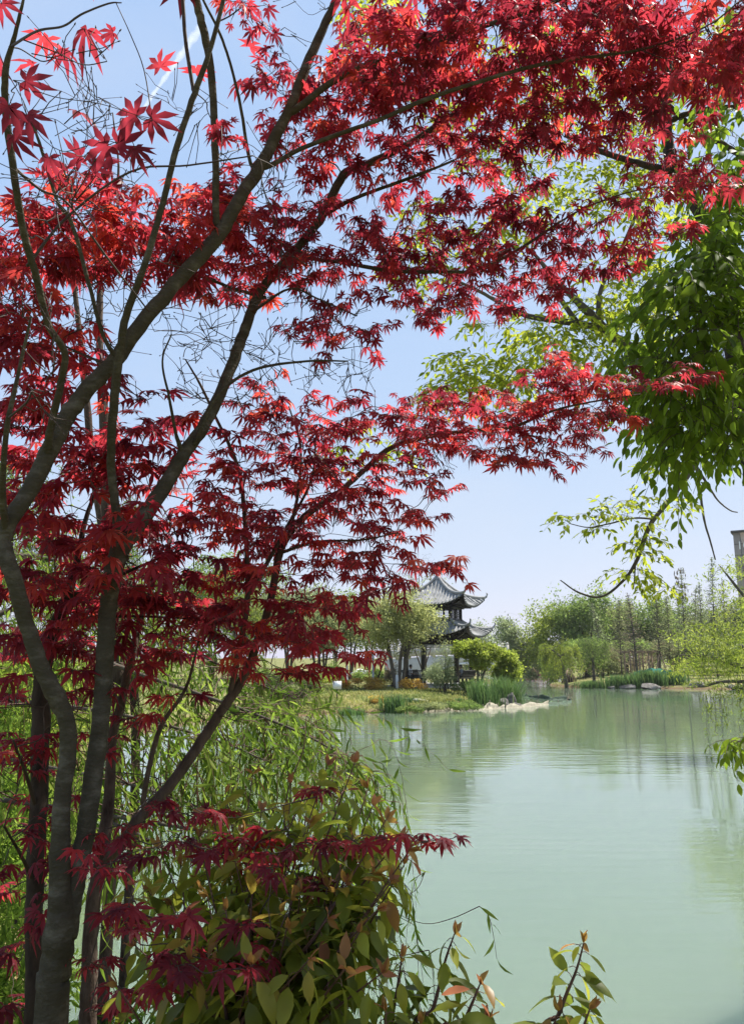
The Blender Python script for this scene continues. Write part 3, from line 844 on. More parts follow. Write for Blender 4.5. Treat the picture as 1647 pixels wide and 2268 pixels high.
def bush(base, w, h, label, mat, n=1400, leaf=.14, cat='shrub', name='shrub', group=None, dp=None, lumps=9, tm=SMALL, hang=0.0, up=0.3, stems=True):
    bx, by = base; bz = gz(bx, by); root = empty(name, (bx, by, bz), label, cat, group); dp = dp or w
    fm = MB(); sm = MB()
    C = np.stack([rng.uniform(-.42, .42, lumps) * w, rng.uniform(-.42, .42, lumps) * dp, rng.uniform(.3, .78, lumps) * h], -1)
    C[:, 2] *= 1 - .45 * (np.abs(C[:, 0]) / (w * .5)) ** 2
    rr = rng.uniform(.13, .24, lumps)
    k = rng.integers(0, lumps, n); d = unit(rng.normal(0, 1, (n, 3))) * (rng.random((n, 1)) ** .45)
    p = C[k] + d * rr[k][:, None] * np.array((w, dp, h * 1.15)); p[:, 2] = np.maximum(p[:, 2], .04)
    p += np.array((bx, by, 0)); p[:, 2] += np.maximum(ground_z(p[:, 0], p[:, 1]), 0)
    put_leaves(fm, tm, p, d + rng.normal(0, .6, (n, 3)) + (0, 0, up - hang), rng.normal(0, .6, (n, 3)) + d * .5 + (0, 0, .7), leaf * rng.uniform(.6, 1.3, n), np.clip(rng.uniform(.25, .75, lumps)[k] + rng.normal(0, .14, n), 0, 1))
    for q in range(10):
        t = C[q % lumps] + (bx, by, bz); a = np.array((bx + rng.normal(0, .08) * w, by + rng.normal(0, .08) * dp, bz - .05))
        sm.tube(np.array([a, a * .4 + t * .6 + (0, 0, .1 * h), t]), [.02, .014, .006], 4, cap=False)
    sm.build('stems', M_TWIG, root); fm.build('leaves', mat, root)
    return root

def blades(mb, pos, h, w, lean=.35, tint=.5):
    """grass-like blades: three-segment tapering strips"""
    n = len(pos); a = rng.uniform(0, 2 * np.pi, n); L = h * rng.uniform(.6, 1.15, n); k = lean * rng.uniform(.2, 1.2, n) * L
    dx = np.stack([np.cos(a), np.sin(a), np.zeros(n)], -1); sx = np.stack([-np.sin(a), np.cos(a), np.zeros(n)], -1)
    V = []
    for t, ww in ((0, .8), (.5, 1), (.8, .6)):
        c = pos + dx * (k * t * t)[:, None] + np.array((0, 0, 1.0)) * (L * (t - .12 * t * t))[:, None]
        V += [c - sx * (w * ww / 2), c + sx * (w * ww / 2)]
    V.append(pos + dx * k[:, None] + np.array((0, 0, 1.0)) * (L * .86)[:, None])
    V = np.stack(V, 1).reshape(-1, 3); o = (np.arange(n) * 7)[:, None]
    q = np.concatenate([np.array([[0, 1, 3, 2]]) + o, np.array([[2, 3, 5, 4]]) + o]); t3 = np.array([[4, 5, 6]]) + o
    mb.add(V, [q, t3], np.repeat(np.clip(tint + rng.normal(0, .2, n), 0, 1), 7))

def reed_clump(base, w, h, label, n=260, mat=M_REED, name='reed_clump', dp=None, group=None, bw=.03, lean=.35, cat='reeds'):
    bx, by = base; bz = max(gz(bx, by), -.05); m = MB(); dp = dp or w
    p = np.stack([bx + rng.normal(0, .26, n) * w, by + rng.normal(0, .26, n) * dp, np.zeros(n)], -1)
    p[:, 2] = np.maximum(ground_z(p[:, 0], p[:, 1]), -.08) - .02
    blades(m, p, h, bw, lean)
    o = m.build(name, mat, None, loc=(bx, by, bz)); return tag(o, label, cat, group)

def rock(loc, size, label, name='rock', seed=0, mat=M_ROCK, group=None):
    rg = np.random.default_rng(seed); bm = bmesh.new(); bmesh.ops.create_icosphere(bm, subdivisions=3, radius=1)
    cuts = [(unit(rg.normal(0, 1, 3)), rg.uniform(.45, .85)) for _ in range(11)]
    V = []
    for v in bm.verts:
        p = np.array(v.co)
        for n, d in cuts:
            k = p @ n
            if k > d: p = p - n * (k - d)
        p = p * (1 + .05 * math.sin(p[0] * 9 + seed) * math.sin(p[2] * 8 + p[1] * 7)); V.append(p * np.array(size) + (0, 0, size[2] * .45))
    F = np.array([[v.index for v in f.verts] for f in bm.faces]); bm.free()
    m = MB(); m.add(np.array(V) + np.array(loc), [F]); o = m.build(name, mat, None, loc=loc); return tag(o, label, 'rock', group)

def gp(px, d):
    """ground position at grid column px and depth d"""
    q = P(px, 1458, d); return (q[0], q[1])

# ------------------------------------------------------------------ island round the pavilion
def at(px, d): return gp(px, d)
broad_tree('whitewashed_tree', at(882, 47.5), 6.6, (2.6, 2.3, 2.15), 4.15, 'multi stemmed green tree with a white painted trunk foot in front of the pavilion', mat=M_F_SPRING, n=190, leaf=.13, per=22, puff=.30, stems=6, spread=.5, r0=.17, wash=.85, bare=60, clump=30, lo=.2)
broad_tree('golden_green_tree', at(1062, 46), 3.6, (1.35, 1.2, 1.0), 2.45, 'layered yellow green tree against the right corner of the pavilion', mat=M_F_LIME, n=120, leaf=.13, per=46, puff=.20, stems=4, r0=.10, clump=18, flat=.35, lo=.25)
broad_tree('golden_green_tree', at(1122, 47.5), 3.4, (.95, 1.0, 1.15), 1.9, 'layered yellow green tree at the island edge next to the inlet', mat=M_F_LIME, n=100, leaf=.13, per=46, puff=.20, stems=3, r0=.08, clump=16, flat=.35, lo=.25)
broad_tree('bare_tree', at(940, 58), 9.6, (1.9, 1.4, 2.0), 7.4, 'tall nearly leafless tree with thin upright twigs rising behind the pavilion roof', mat=M_F_GREY, n=26, leaf=.12, per=5, puff=.25, stems=5, r0=.13, bare=110, spread=.3)
bush(at(978, 45.5), 1.9, 2.1, 'feathery pale green bamboo bush in front of the pavilion bench', M_F_GREY, 4200, .13, 'bamboo', 'bamboo_bush', tm=THIN, hang=.5, lumps=14)
bush(at(985, 46), 1.4, 3.2, 'slender pale bamboo rising past the front column of the pavilion', M_F_GREY, 1300, .13, 'bamboo', 'bamboo_bush', tm=THIN, hang=.5, lumps=14)
bush(at(1030, 45), 1.6, 1.1, 'dark green rounded shrub beneath the yellow green trees', M_F_GREEN, 2600, .11)
bush(at(800, 46), 2.6, .85, 'wide orange tinged hedge shrub behind the white sign', M_F_ORANGE, 4200, .09)
bush(at(912, 46.5), 1.5, .8, 'orange tinged shrub to the right of the whitewashed trunk', M_F_ORANGE, 2000, .09)
bush(at(868, 49), 1.0, 1.6, 'brownish green upright shrub behind the orange hedge', M_F_BROWN, 1700, .10)
bush(at(682, 39.5), 2.3, 1.35, 'large fresh green shrub mound left of the white sign', M_F_GREEN, 5200, .11)
bush(at(640, 38.5), 1.6, .9, 'low green shrub at the left end of the grassy bank', M_F_OLIVE, 2600, .10)
bush(at(608, 41), 2.0, 1.5, 'taller green shrub at the far left of the grassy bank', M_F_GREEN, 3600, .11)
bush(at(958, 38), 2.0, .55, 'low spreading green shrub above the white sheets at the shore', M_F_OLIVE, 3000, .09)
bush(at(1015, 38.5), 1.9, .5, 'low green ground shrub beside the blue green reeds', M_F_GREEN, 2600, .09)
bush(at(905, 36.8), 1.1, .36, 'low bright green plant close to the water right of the iris clump', M_F_GREEN, 1100, .09)
bush(at(845, 39), 1.3, .40, 'yellowish low plant on the grassy bank', M_F_ORANGE, 900, .08)
bush(at(742, 52), 1.4, 1.5, 'dark green clipped shrub under the trees behind the sign', M_F_GREEN, 2000, .12)
bush(at(820, 54), 2.4, 1.3, 'broad dark shrub in front of the cream wall', M_F_GREEN, 2600, .13)
bush(at(700, 50), 2.6, .9, 'pale yellow green hedge below the whitewashed trunks', M_F_LIME, 2600, .11)
reed_clump(at(872, 37.3), .9, 1.0, 'dense clump of dark iris leaves on the bank beneath the whitewashed tree', 420, bw=.045, name='iris_clump', cat='iris')
reed_clump(at(770, 35.6), .75, .55, 'small clump of iris leaves right at the waterline below the sign', 130, bw=.04, name='iris_clump', cat='iris')
reed_clump(at(798, 35.7), .5, .45, 'thin tuft of iris leaves at the waterline next to the small clump', 80, bw=.04, name='iris_clump', cat='iris')
reed_clump(at(1072, 41.5), 1.5, 1.45, 'blue green reeds standing left of the tall grey rock', 620, bw=.028)
reed_clump(at(1110, 44), 1.3, 1.7, 'tall blue green reeds leaning over the inlet behind the grey rock', 560, bw=.028, lean=.6)
reed_clump(at(1135, 44), .9, 1.5, 'tall reeds arching to the right above the inlet', 260, bw=.026, lean=.8)
for px, py in ((600, 1583), (622, 1584), (650, 1581), (688, 1580), (712, 1578), (735, 1577), (822, 1574), (850, 1573), (898, 1571), (915, 1571), (934, 1570), (960, 1569), (990, 1568), (1020, 1567)):
    q = onz(px, py); q = (q[0] + rng.normal(0, .1), q[1] + rng.uniform(.2, .6))
    reed_clump(q, rng.uniform(.5, 1.0), rng.uniform(.25, .45), 'low tuft of rough grass growing at the island waterline', 110, M_GRASS if rng.random() < .5 else M_REED, 'grass_tuft', .4, 'grass tufts along the island waterline', .03, .7, 'grass tuft')
rock((*onz(1131, 1562)[:2], .0), (.36, .34, .60), 'tall upright grey rock at the tip of the island', seed=4)
rock((*onz(1114, 1563)[:2], .0), (.32, .28, .30), 'dark low rock leaning against the left of the tall grey rock', seed=9)
rock((*onz(1143, 1564)[:2], .0), (.45, .30, .16), 'flat pale rock in the water at the foot of the tall grey rock', seed=13)
q = at(926, 40.5); rock((*q, gz(*q)), (.55, .35, .14), 'flat white stone lying among shrubs on the bank', seed=3, mat=M_STONE)
q = at(1038, 40); rock((*q, gz(*q)), (.45, .3, .10), 'flat whitish stone lying in front of the dark shrub', seed=5, mat=M_STONE)
q = at(796, 57); rock((*q, gz(*q) + .55), (.7, .45, .28), 'white block of stone lying on the dark clipped hedge', seed=21, mat=M_WHITEWASH)

# grass of the island, uncountable
n = 26000
px = rng.uniform(560, 1150, n); dd = 33.5 + 17 * rng.random(n) ** 1.5
gxx = (px - CX) / FOC * dd * .985; sdv = lake_sd(gxx, dd); ok = (sdv > .05) & (sdv < 13)
gxx, dd = gxx[ok], dd[ok]; m = MB()
tn = .5 + .38 * np.sin(gxx * 1.3 + np.sin(dd * .8) * 2) * np.cos(dd * .9)
blades(m, np.stack([gxx, dd, ground_z(gxx, dd) - .01], -1), .17, .035, .6, tn)
tag(m.build('grass', M_GRASS), 'short dry and green grass covering the island bank', 'grass', kind='stuff')

# white notice board on a black stake
q = at(747, 38.6); z = gz(*q)
root = empty('notice_board', (*q, z), 'blank white notice board on a thin black stake on the grassy bank', 'sign', rz=R(6))
m = MB(); m.box((q[0], q[1], z + .30), (.05, .035, .72)); m.build('stake', M_BLACK, root)
m = MB(); m.box((q[0], q[1] - .035, z + .82), (.42, .025, .38), rz=R(6)); m.build('panel', M_WHITE, root)

# globe lamp and slim posts
q = at(842, 58); z = gz(*q); root = empty('globe_lamp', (*q, z), 'garden lamp with a white lantern head on a dark post near the cream bridge', 'lamp')
zt = P(842, 1462, 58)[2]
m = MB(); m.lathe((*q, z), [(.14, -.05), (.14, .12), (.06, .2), (.05, zt - z - .1), (.11, zt - z)], 10); m.build('post', M_BLACK, root, smooth=True)
m = MB(); m.lathe((*q, zt), [(.10, 0), (.24, .14), (.27, .32), (.20, .50), (.06, .58)], 14); m.build('lamp_head', M_WHITE, root, smooth=True)
m = MB(); m.lathe((*q, zt), [(.22, .52), (.24, .55), (.05, .68), (.015, .78)], 12); m.build('lamp_cap', M_BLACK, root, smooth=True)
for px, d, top, lab in ((826, 46.5, 1440, 'slim grey metal post left of the whitewashed tree'), (768, 50, 1450, 'slim grey metal post behind the orange hedge')):
    q = at(px, d); z = gz(*q); zt = P(px, top, d)[2]
    root = empty('metal_post', (*q, z), lab, 'post')
    m = MB(); m.lathe((*q, z), [(.085, -.1), (.085, .5), (.06, .52), (.055, zt - z - .1), (.03, zt - z)], 10); m.build('shaft', M_METAL, root, smooth=True)
    m = MB(); m.bar((q[0] - .35, q[1], zt - .15), (q[0] + .02, q[1], zt - .1), .05); m.build('crossarm', M_METAL, root)

# leaning props under the pavilion roof side
for px0, py0, px1, py1, d, lab in ((918, 1440, 938, 1494, 56.5, 'dark slanting prop pole seen left between the pavilion columns'), (953, 1438, 936, 1490, 57.2, 'dark slanting prop pole leaning left behind the pavilion'), (845, 1478, 858, 1440, 52, 'dark slanting prop pole beside the whitewashed tree')):
    a, c = P(px0, py0, d), P(px1, py1, d); lo, hi = (a, c) if a[2] < c[2] else (c, a)
    lo = lo + (lo - hi) * max(0, (lo[2] - gz(lo[0], lo[1]) + .1) / max(hi[2] - lo[2], .1))
    m = MB(); m.tube(np.array([lo, hi]), [.06, .045], 7); tag(m.build('prop_pole', M_BARK_DARK, None, loc=lo), lab, 'pole')

# cream stone bridge behind the pavilion
def bridge():
    d = 82.0; x0, x1 = P(852, 1458, d)[0], P(1118, 1458, d)[0]; zt = P(900, 1440, d)[2]; th = 3.2
    root = empty('stone_bridge', ((x0 + x1) / 2, d, .2), 'cream stone bridge with a flat arch behind the pavilion', 'bridge')
    xm = x0 + (x1 - x0) * .66; half = (x1 - x0) * .27; rise = 1.75
    m = MB(); xs = np.linspace(x0, x1, 61); deck = zt - .9 + .35 * np.cos((xs - xm) / (x1 - x0) * 2.6)
    und = np.where(np.abs(xs - xm) < half, .05 + rise * np.sqrt(np.clip(1 - ((xs - xm) / half) ** 2, 0, 1)), -.8)
    n = len(xs); F = np.stack([xs, np.full(n, d - th / 2), und], -1); T = np.stack([xs, np.full(n, d - th / 2), deck], -1)
    B = F + (0, th, 0); U = T + (0, th, 0); i2 = np.arange(n - 1)
    m.add(np.vstack([F, T, B, U]), [np.stack([i2, i2 + 1, i2 + 1 + n, i2 + n], -1), np.stack([i2 + 2 * n + 1, i2 + 2 * n, i2 + 3 * n, i2 + 3 * n + 1], -1), np.stack([i2 + n, i2 + n + 1, i2 + 1 + 3 * n, i2 + 3 * n], -1), np.stack([i2 + 2 * n, i2 + 2 * n + 1, i2 + 1, i2], -1)])
    m.build('arch_body', M_CREAM, root)
    for s in (-1, 1):
        m = MB()
        for a in range(0, 60): m.bar((xs[a], d + s * (th / 2 - .1), deck[a] + .95), (xs[a + 1], d + s * (th / 2 - .1), deck[a + 1] + .95), .2, .16)
        for a in range(0, 60): m.bar((xs[a], d + s * (th / 2 - .1), deck[a] + .45), (xs[a + 1], d + s * (th / 2 - .1), deck[a + 1] + .45), .10, .7)
        for a in range(0, 61, 6): m.box((xs[a], d + s * (th / 2 - .1), deck[a] + .55), (.28, .28, 1.3)); m.lathe((xs[a], d + s * (th / 2 - .1), deck[a] + 1.2), [(.10, 0), (.16, .12), (.05, .26)], 8)
        m.build('parapet', M_CREAM, root)
    m = MB()
    t = np.linspace(.02, np.pi - .02, 30)
    m.tube(np.stack([xm - (half + .1) * np.cos(t), np.full(30, d - th / 2 - .03), .05 + (rise + .14) * np.sin(t)], -1), .12, 6); m.build('arch_ring', M_WHITEWASH, root)
bridge()

# pale sheets of net along the island shore
def net_sheet(pts, h, label, mat=M_NET, sag=.35, name='net_sheet', seed=0, peaks=3):
    rg = np.random.default_rng(seed); path = smooth_path([onz(*p) for p in pts], 8); n = len(path)
    root = empty(name, tuple(path[0] * (1, 1, 0)), label, 'netting')
    ph = h * (.35 + .65 * np.abs(np.sin(np.linspace(0, np.pi * peaks, n) + rg.uniform(0, .5))))
    m = MB(); rows = [(0, -.10), (.10, .0), (.22, .5), (.30, 1.0), (.48, .75), (.70, .1), (.8, -.1)]
    off = unit(np.array((0.1, 1, 0)))
    V = np.concatenate([path + off * o + np.array((0, 0, 1.0)) * (ph * z)[:, None] + rg.normal(0, .025, (n, 3)) * (1 if 0 < z else 0) for o, z in rows]); i2 = np.arange(n - 1)
    m.add(V, [np.stack([i2 + k * n, i2 + 1 + k * n, i2 + 1 + (k + 1) * n, i2 + (k + 1) * n], -1) for k in range(len(rows) - 1)])
    m.build('sheet', mat, root, smooth=False)
    for k in range(0, n, 6):
        s = MB(); p = path[k] + off * .27; s.tube(np.array([p - (0, 0, .5), p + (rg.normal(0, .03), 0, ph[k] + .14)]), .02, 6); s.build('stake', M_STAKE, root)
net_sheet([(938, 1575), (975, 1574), (1010, 1572)], .26, 'pale net sheet heaped at the shore below the low shrubs', seed=1, peaks=1.6)
net_sheet([(1012, 1573), (1060, 1573), (1098, 1571)], .10, 'low strip of pale netting just above the waterline', seed=2, peaks=2)
net_sheet([(1070, 1572), (1090, 1571), (1118, 1570)], .30, 'peaked pale net sheet right of the low strip', seed=3, peaks=1.2)
net_sheet([(1120, 1570), (1165, 1567), (1215, 1561)], .22, 'long pale net sheet floating past the tall grey rock', seed=4, peaks=2.2)
net_sheet([(1215, 1561), (1245, 1559), (1266, 1554), (1258, 1550)], .12, 'thin dark net line closing the netted pen at its right end', M_NET_DARK, seed=5, peaks=3)
net_sheet([(1150, 1545), (1175, 1545), (1215, 1549), (1256, 1550)], .24, 'dark green net line on stakes at the back of the netted pen', M_NET_DARK, seed=6, peaks=2.5)

# trees behind the island, left of the pavilion
hz = [(560, 62, 9.0, (3.2, 2.5, 3.2), 5.5, M_F_GREEN, 'rounded green tree far behind the maples left of the shrubs'),
      (640, 58, 7.6, (2.8, 2.4, 2.6), 4.7, M_F_GREY, 'greyish green tree behind the bank shrubs on the left'),
      (715, 60, 7.0, (2.4, 2.2, 2.4), 4.4, M_F_OLIVE, 'olive green tree with a whitewashed foot behind the notice board'),
      (775, 64, 7.4, (2.4, 2.4, 2.4), 4.8, M_F_GREEN, 'green tree standing over the clipped dark hedge'),
      (815, 70, 7.6, (2.6, 2.4, 2.4), 5.0, M_F_GREY, 'soft grey green tree behind the garden lamp'),
      (470, 60, 10.0, (3.4, 2.5, 3.6), 6.0, M_F_GREEN, 'tall green tree far behind the third maple trunk')]
for px, d, h, cr, zc, mt, lab in hz:
    broad_tree('garden_tree', at(px, d), h, cr, zc, lab, mat=mt, n=110, leaf=.18, per=30, puff=.42, stems=3, r0=.14, wash=.9 if 'whitewashed' in lab else 0, bare=14, clump=18)
broad_tree('russet_tree', at(742, 66), 5.6, (1.6, 1.6, 1.3), 4.0, 'small tree with pinkish brown young leaves left of the grey post', mat=M_F_PINK, n=60, leaf=.16, per=26, puff=.35, stems=3, r0=.10)
broad_tree('garden_tree', at(700, 50.5), 5.2, (1.5, 1.5, 1.5), 3.5, 'small tree with a forked whitewashed trunk above the pale hedge', mat=M_F_OLIVE, n=60, leaf=.14, per=26, puff=.3, stems=3, r0=.11, wash=.95)
willow_tree(at(520, 48), 8.5, 3.4, 'pale weeping willow behind the bank left of the green shrub mound', M_F_LIME, .16, 150)
willow_tree((-8.2, 25), 8.0, 2.6, 'tall weeping willow behind the middle maple foliage', M_WILLOW, .12, 190, r0=.2)
willow_tree((-7.6, 15), 6.6, 2.4, 'bright weeping willow on the left bank behind the dark maple trunk', M_WILLOW, .10, 240, r0=.18, step=.11)
willow_tree((-11.5, 20), 8.5, 3.0, 'weeping willow at the far left edge behind the red canopy', M_WILLOW, .12, 190, r0=.2)
bush((-6.6, 12.5), 3.4, 2.6, 'tall bright bamboo thicket on the left bank behind the maple trunks', M_F_LIME, 12000, .17, 'bamboo', 'bamboo_bush', tm=THIN, hang=.3, lumps=22)
bush((-4.6, 9.0), 2.6, 1.7, 'bright green bamboo bush at the left shore beneath the willow', M_WILLOW, 9000, .15, 'bamboo', 'bamboo_bush', tm=THIN, hang=.2, lumps=18)
bush((-8.5, 19), 4.0, 3.0, 'pale green bamboo thicket beneath the tall willow', M_F_LIME, 9000, .2, 'bamboo', 'bamboo_bush', tm=THIN, hang=.3, lumps=22)
bush((-3.6, 6.0), 2.0, 1.2, 'leafy green undergrowth bush low on the near left bank', M_WILLOW, 6000, .12, 'shrub', 'shrub', tm=THIN, hang=.2, lumps=18)

bush((-2.6, 3.6), 1.5, 1.1, 'leafy green undergrowth between the trunks at the lower left corner', M_WILLOW, 3800, .09, 'shrub', 'shrub', tm=THIN, hang=.2, lumps=18)
bush((-1.75, 4.3), 1.3, .9, 'leafy green undergrowth behind the pinkish trunk near the water', M_WILLOW, 3000, .09, 'shrub', 'shrub', tm=THIN, hang=.2, lumps=18)
bush((-2.75, 5.3), 1.4, .9, 'leafy green undergrowth left of the dark trunk by the water', M_WILLOW, 3200, .09, 'shrub', 'shrub', tm=THIN, hang=.2, lumps=18)
bush((-3.4, 4.6), 1.8, 1.5, 'taller green undergrowth at the left edge of the bank', M_WILLOW, 4200, .10, 'shrub', 'shrub', tm=THIN, hang=.2, lumps=18)
bush((-1.55, 2.9), .9, .7, 'low green undergrowth at the foot of the dark trunk', M_WILLOW, 2200, .07, 'shrub', 'shrub', tm=THIN, hang=.2, lumps=14)

# ------------------------------------------------------------------ far shore on the right
T = [(1062, 108, 'tree', 'distant grey green tree seen right of the pavilion roof', M_F_GREY, 7.8, (3.4, 3, 3)),
     (1134, 96, 'tree', 'slim tree with an open crown right of the pavilion', M_F_GREY, 8.6, (2.4, 2.2, 2.6)),
     (1222, 92, 'big', 'wide pale green tree with a rounded open crown on the far shore', M_F_LIME, 10.0, (4.4, 3.6, 3.8)),
     (1298, 90, 'big', 'dark limbed green tree right of the rounded pale tree', M_F_GREEN, 10.2, (3.0, 2.8, 3.6)),
     (1345, 95, 'tree', 'green tree in the middle of the far tree line', M_F_OLIVE, 9.0, (3.0, 2.6, 3.2)),
     (1385, 98, 'tree', 'fresh green tree rising over the brown leafless conifer', M_F_GREEN, 10.0, (3.2, 2.8, 3.6)),
     (1440, 96, 'tree', 'green tree below the tip of the hanging branch', M_F_GREEN, 10.2, (3.4, 2.8, 3.6)),
     (1495, 100, 'tree', 'dull green tree between the two thin conifers', M_F_OLIVE, 9.6, (3.2, 2.8, 3.4)),
     (1545, 100, 'tree', 'round green tree left of the tallest conifer', M_F_GREEN, 9.0, (3.0, 2.8, 3.2)),
     (1620, 98, 'tree', 'green tree in front of the tower block', M_F_OLIVE, 9.2, (3.0, 2.8, 3.4)),
     (1690, 96, 'tree', 'green tree at the right edge of the far shore', M_F_GREEN, 9.5, (3.4, 2.8, 3.6))]
for px, d, k, lab, mt, h, cr in T:
    cr = (cr[0] * 1.1, cr[1], h * .46)
    broad_tree('shore_tree', at(px, d), h, cr, h - cr[2] * .95, lab, mat=mt, n=120 if k == 'big' else 85, leaf=.24, per=26, puff=.55, stems=4, r0=.2, bare=30, clump=20)
bush(at(1180, 104), 5.5, 4.4, 'reddish brown shrub mass at the end of the inlet', M_F_PINK, 2600, .26, dp=3)
bush(at(1210, 88), 4.0, 2.4, 'mixed green shrub behind the leaning willow', M_F_OLIVE, 2200, .22)
bush(at(1330, 80), 4.5, 3.6, 'brown green thicket under the far trees', M_F_BROWN, 3200, .2)
bush(at(1375, 78), 4.0, 3.0, 'olive thicket left of the timber pergola', M_F_OLIVE, 2600, .2)
bush(at(1455, 82), 5.0, 3.8, 'brownish thicket behind the timber pergola', M_F_BROWN, 3000, .2)
bush(at(1520, 80), 5.0, 3.6, 'olive green thicket right of the pergola', M_F_OLIVE, 3200, .2)
bush(at(1590, 80), 5.0, 3.6, 'green thicket below the tower block', M_F_GREEN, 3200, .2)
bush(at(1660, 78), 5.0, 3.8, 'dark green thicket at the right end of the far shore', M_F_GREEN, 2600, .2)
bush(at(1290, 86), 4.5, 3.4, 'green thicket under the dark limbed tree', M_F_GREEN, 2600, .22)
bush(at(1275, 78), 6, 4.2, 'broad green thicket behind the leaning willow', M_F_GREEN, 4200, .26)
bush(at(1320, 88), 6, 4.6, 'tall olive thicket in the middle of the far bank', M_F_OLIVE, 4200, .26)
bush(at(1400, 90), 7, 4.8, 'tall green thicket behind the pergola and the brown conifer', M_F_GREEN, 4200, .26)
bush(at(1490, 90), 7, 4.8, 'tall olive thicket behind the seed topped conifer', M_F_OLIVE, 4200, .26)
bush(at(1570, 90), 7, 4.8, 'tall grey green thicket behind the tallest conifer', M_F_GREY, 4200, .26)
bush(at(1640, 90), 7, 5.0, 'tall green thicket at the foot of the tower block', M_F_GREEN, 4200, .26)
conifer(at(1408, 70.5), P(1408, 1322, 70.5)[2] - .3, 1.9, 'brown nearly leafless conifer with a pale straight trunk near the shore', M_F_BROWN, per=5, leaf=.12, r0=.13, whorls=60, bare=.15)
conifer(at(1460, 73), P(1460, 1330, 73)[2] - .3, 1.5, 'thin sparse conifer with three leaning props', M_F_OLIVE, per=9, leaf=.15, r0=.10, whorls=50)
conifer(at(1374, 76), P(1374, 1338, 76)[2] - .3, 1.3, 'thin olive conifer left of the brown one', M_F_OLIVE, per=10, leaf=.15, r0=.08, whorls=46)
conifer(at(1333, 77), P(1333, 1345, 77)[2] - .3, 1.2, 'thin grey green conifer behind the leaning willow', M_F_GREY, per=9, leaf=.15, r0=.07, whorls=46)
conifer(at(1518, 76), P(1518, 1268, 76)[2] - .3, 1.6, 'tall thin conifer with brown seed cones clustered at its top', M_F_GREY, per=8, leaf=.15, r0=.10, whorls=54, seeds=True)
conifer(at(1585, 74), P(1585, 1246, 74)[2] - .3, 1.5, 'tallest narrow light green conifer left of the tower block', M_F_GREY, per=14, leaf=.16, r0=.10, whorls=64, bare=.12)
conifer(at(1556, 79), P(1556, 1300, 79)[2] - .3, 1.1, 'short narrow conifer left of the tallest one', M_F_GREY, per=11, leaf=.15, r0=.08, whorls=50)
conifer(at(1540, 82), P(1540, 1310, 82)[2] - .3, 1.3, 'slender olive conifer right of the seed topped one', M_F_OLIVE, per=11, leaf=.16, r0=.08, whorls=50)
conifer(at(1612, 80), P(1612, 1300, 80)[2] - .3, 1.3, 'slender conifer standing before the tower block', M_F_OLIVE, per=11, leaf=.16, r0=.08, whorls=50)
conifer(at(1484, 80), P(1484, 1330, 80)[2] - .3, 1.3, 'short olive conifer between the pergola and the seed topped conifer', M_F_OLIVE, per=12, leaf=.16, r0=.08, whorls=50)
for px, lab in ((1445, 'slanting timber prop left of the thin sparse conifer'), (1478, 'slanting timber prop right of the thin sparse conifer')):
    a = np.array((*at(px, 72.6), 0)); a[2] = gz(a[0], a[1]) - .1; c = P(1460, 1442, 73)
    m = MB(); m.tube(np.array([a, c]), [.06, .05], 6); tag(m.build('prop_pole', M_TIMBER, None, loc=a), lab, 'pole')
willow_tree(at(1252, 68.5), 5.0, 2.5, 'low leaning willow with fresh green foliage on the near corner of the far shore', M_F_LIME, .16, 260, lean=(-.6, -.4), r0=.2, lng=(1.2, 2.6))
willow_tree(at(1312, 71), 4.6, 2.0, 'smaller soft green willow right of the leaning one', M_F_GREEN, .16, 170, lng=(1.0, 2.2))
# thatch-like stump shelter at the foot of the leaning willow
q = onz(1264, 1519); q = np.array((q[0], q[1] + .6, gz(q[0], q[1] + .6)))
root = empty('stick_shelter', q, 'small heap of leaning sticks round a stump at the far waterline', 'stick heap')
m = MB()
for k in range(16):
    a = k / 16 * 6.28; p0 = q + (math.cos(a) * .75, math.sin(a) * .5, -.1); m.tube(np.array([p0, q + (math.cos(a) * .1, 0, 1.15 + rng.uniform(-.1, .15))]), .045, 5)
m.build('sticks', M_TIMBER, root)
m = MB(); m.lathe(q, [(.34, -.1), (.26, .3), (.24, .75), (.1, .8)], 10); m.build('stump', M_BARK_DARK, root)
reed_clump(at(1375, 66.6), 3.2, 1.35, 'long bank of green reeds in front of the pergola, left stretch', 900, dp=1.0, bw=.05)
reed_clump(at(1430, 66.8), 3.0, 1.5, 'long bank of green reeds in front of the pergola, right stretch', 900, dp=1.0, bw=.05)
reed_clump(at(1490, 67.2), 2.0, 1.2, 'green reeds right of the reed bank by the teal net', 420, dp=1.0, bw=.05)
reed_clump(at(1310, 67), 2.2, .8, 'short reeds between the stick heap and the reed bank', 420, dp=1.0, bw=.05)
reed_clump(at(1178, 112), 6.0, 1.5, 'reddish brown dry reeds at the end of the inlet', 700, M_F_PINK, dp=1.6, bw=.08)
for k, (px, py, s, lab) in enumerate(((1325, 1521, .5, 'low grey rock at the far waterline left of the reeds'), (1352, 1522, .35, 'small grey rock below the short reeds'), (1386, 1522, .55, 'grey rock at the foot of the reed bank'), (1430, 1523, .7, 'long pale rock at the waterline below the reed bank'), (1452, 1522, .4, 'small pale rock beside the long pale rock'), (1505, 1519, 1.0, 'large dark slab of rock right of the reeds'), (1545, 1522, .8, 'grey rock under the overhanging yellow green branches'), (1590, 1520, .9, 'pinkish grey boulder half hidden by yellow green leaves'), (1612, 1523, .6, 'grey rock at the right end of the far waterline'), (1640, 1524, .8, 'flat grey rock at the right edge of the picture'))):
    q = onz(px, py + 3); rock((q[0], q[1] - .35, 0), (s * 1.3, s * .7, s * .5), lab, seed=40 + k)
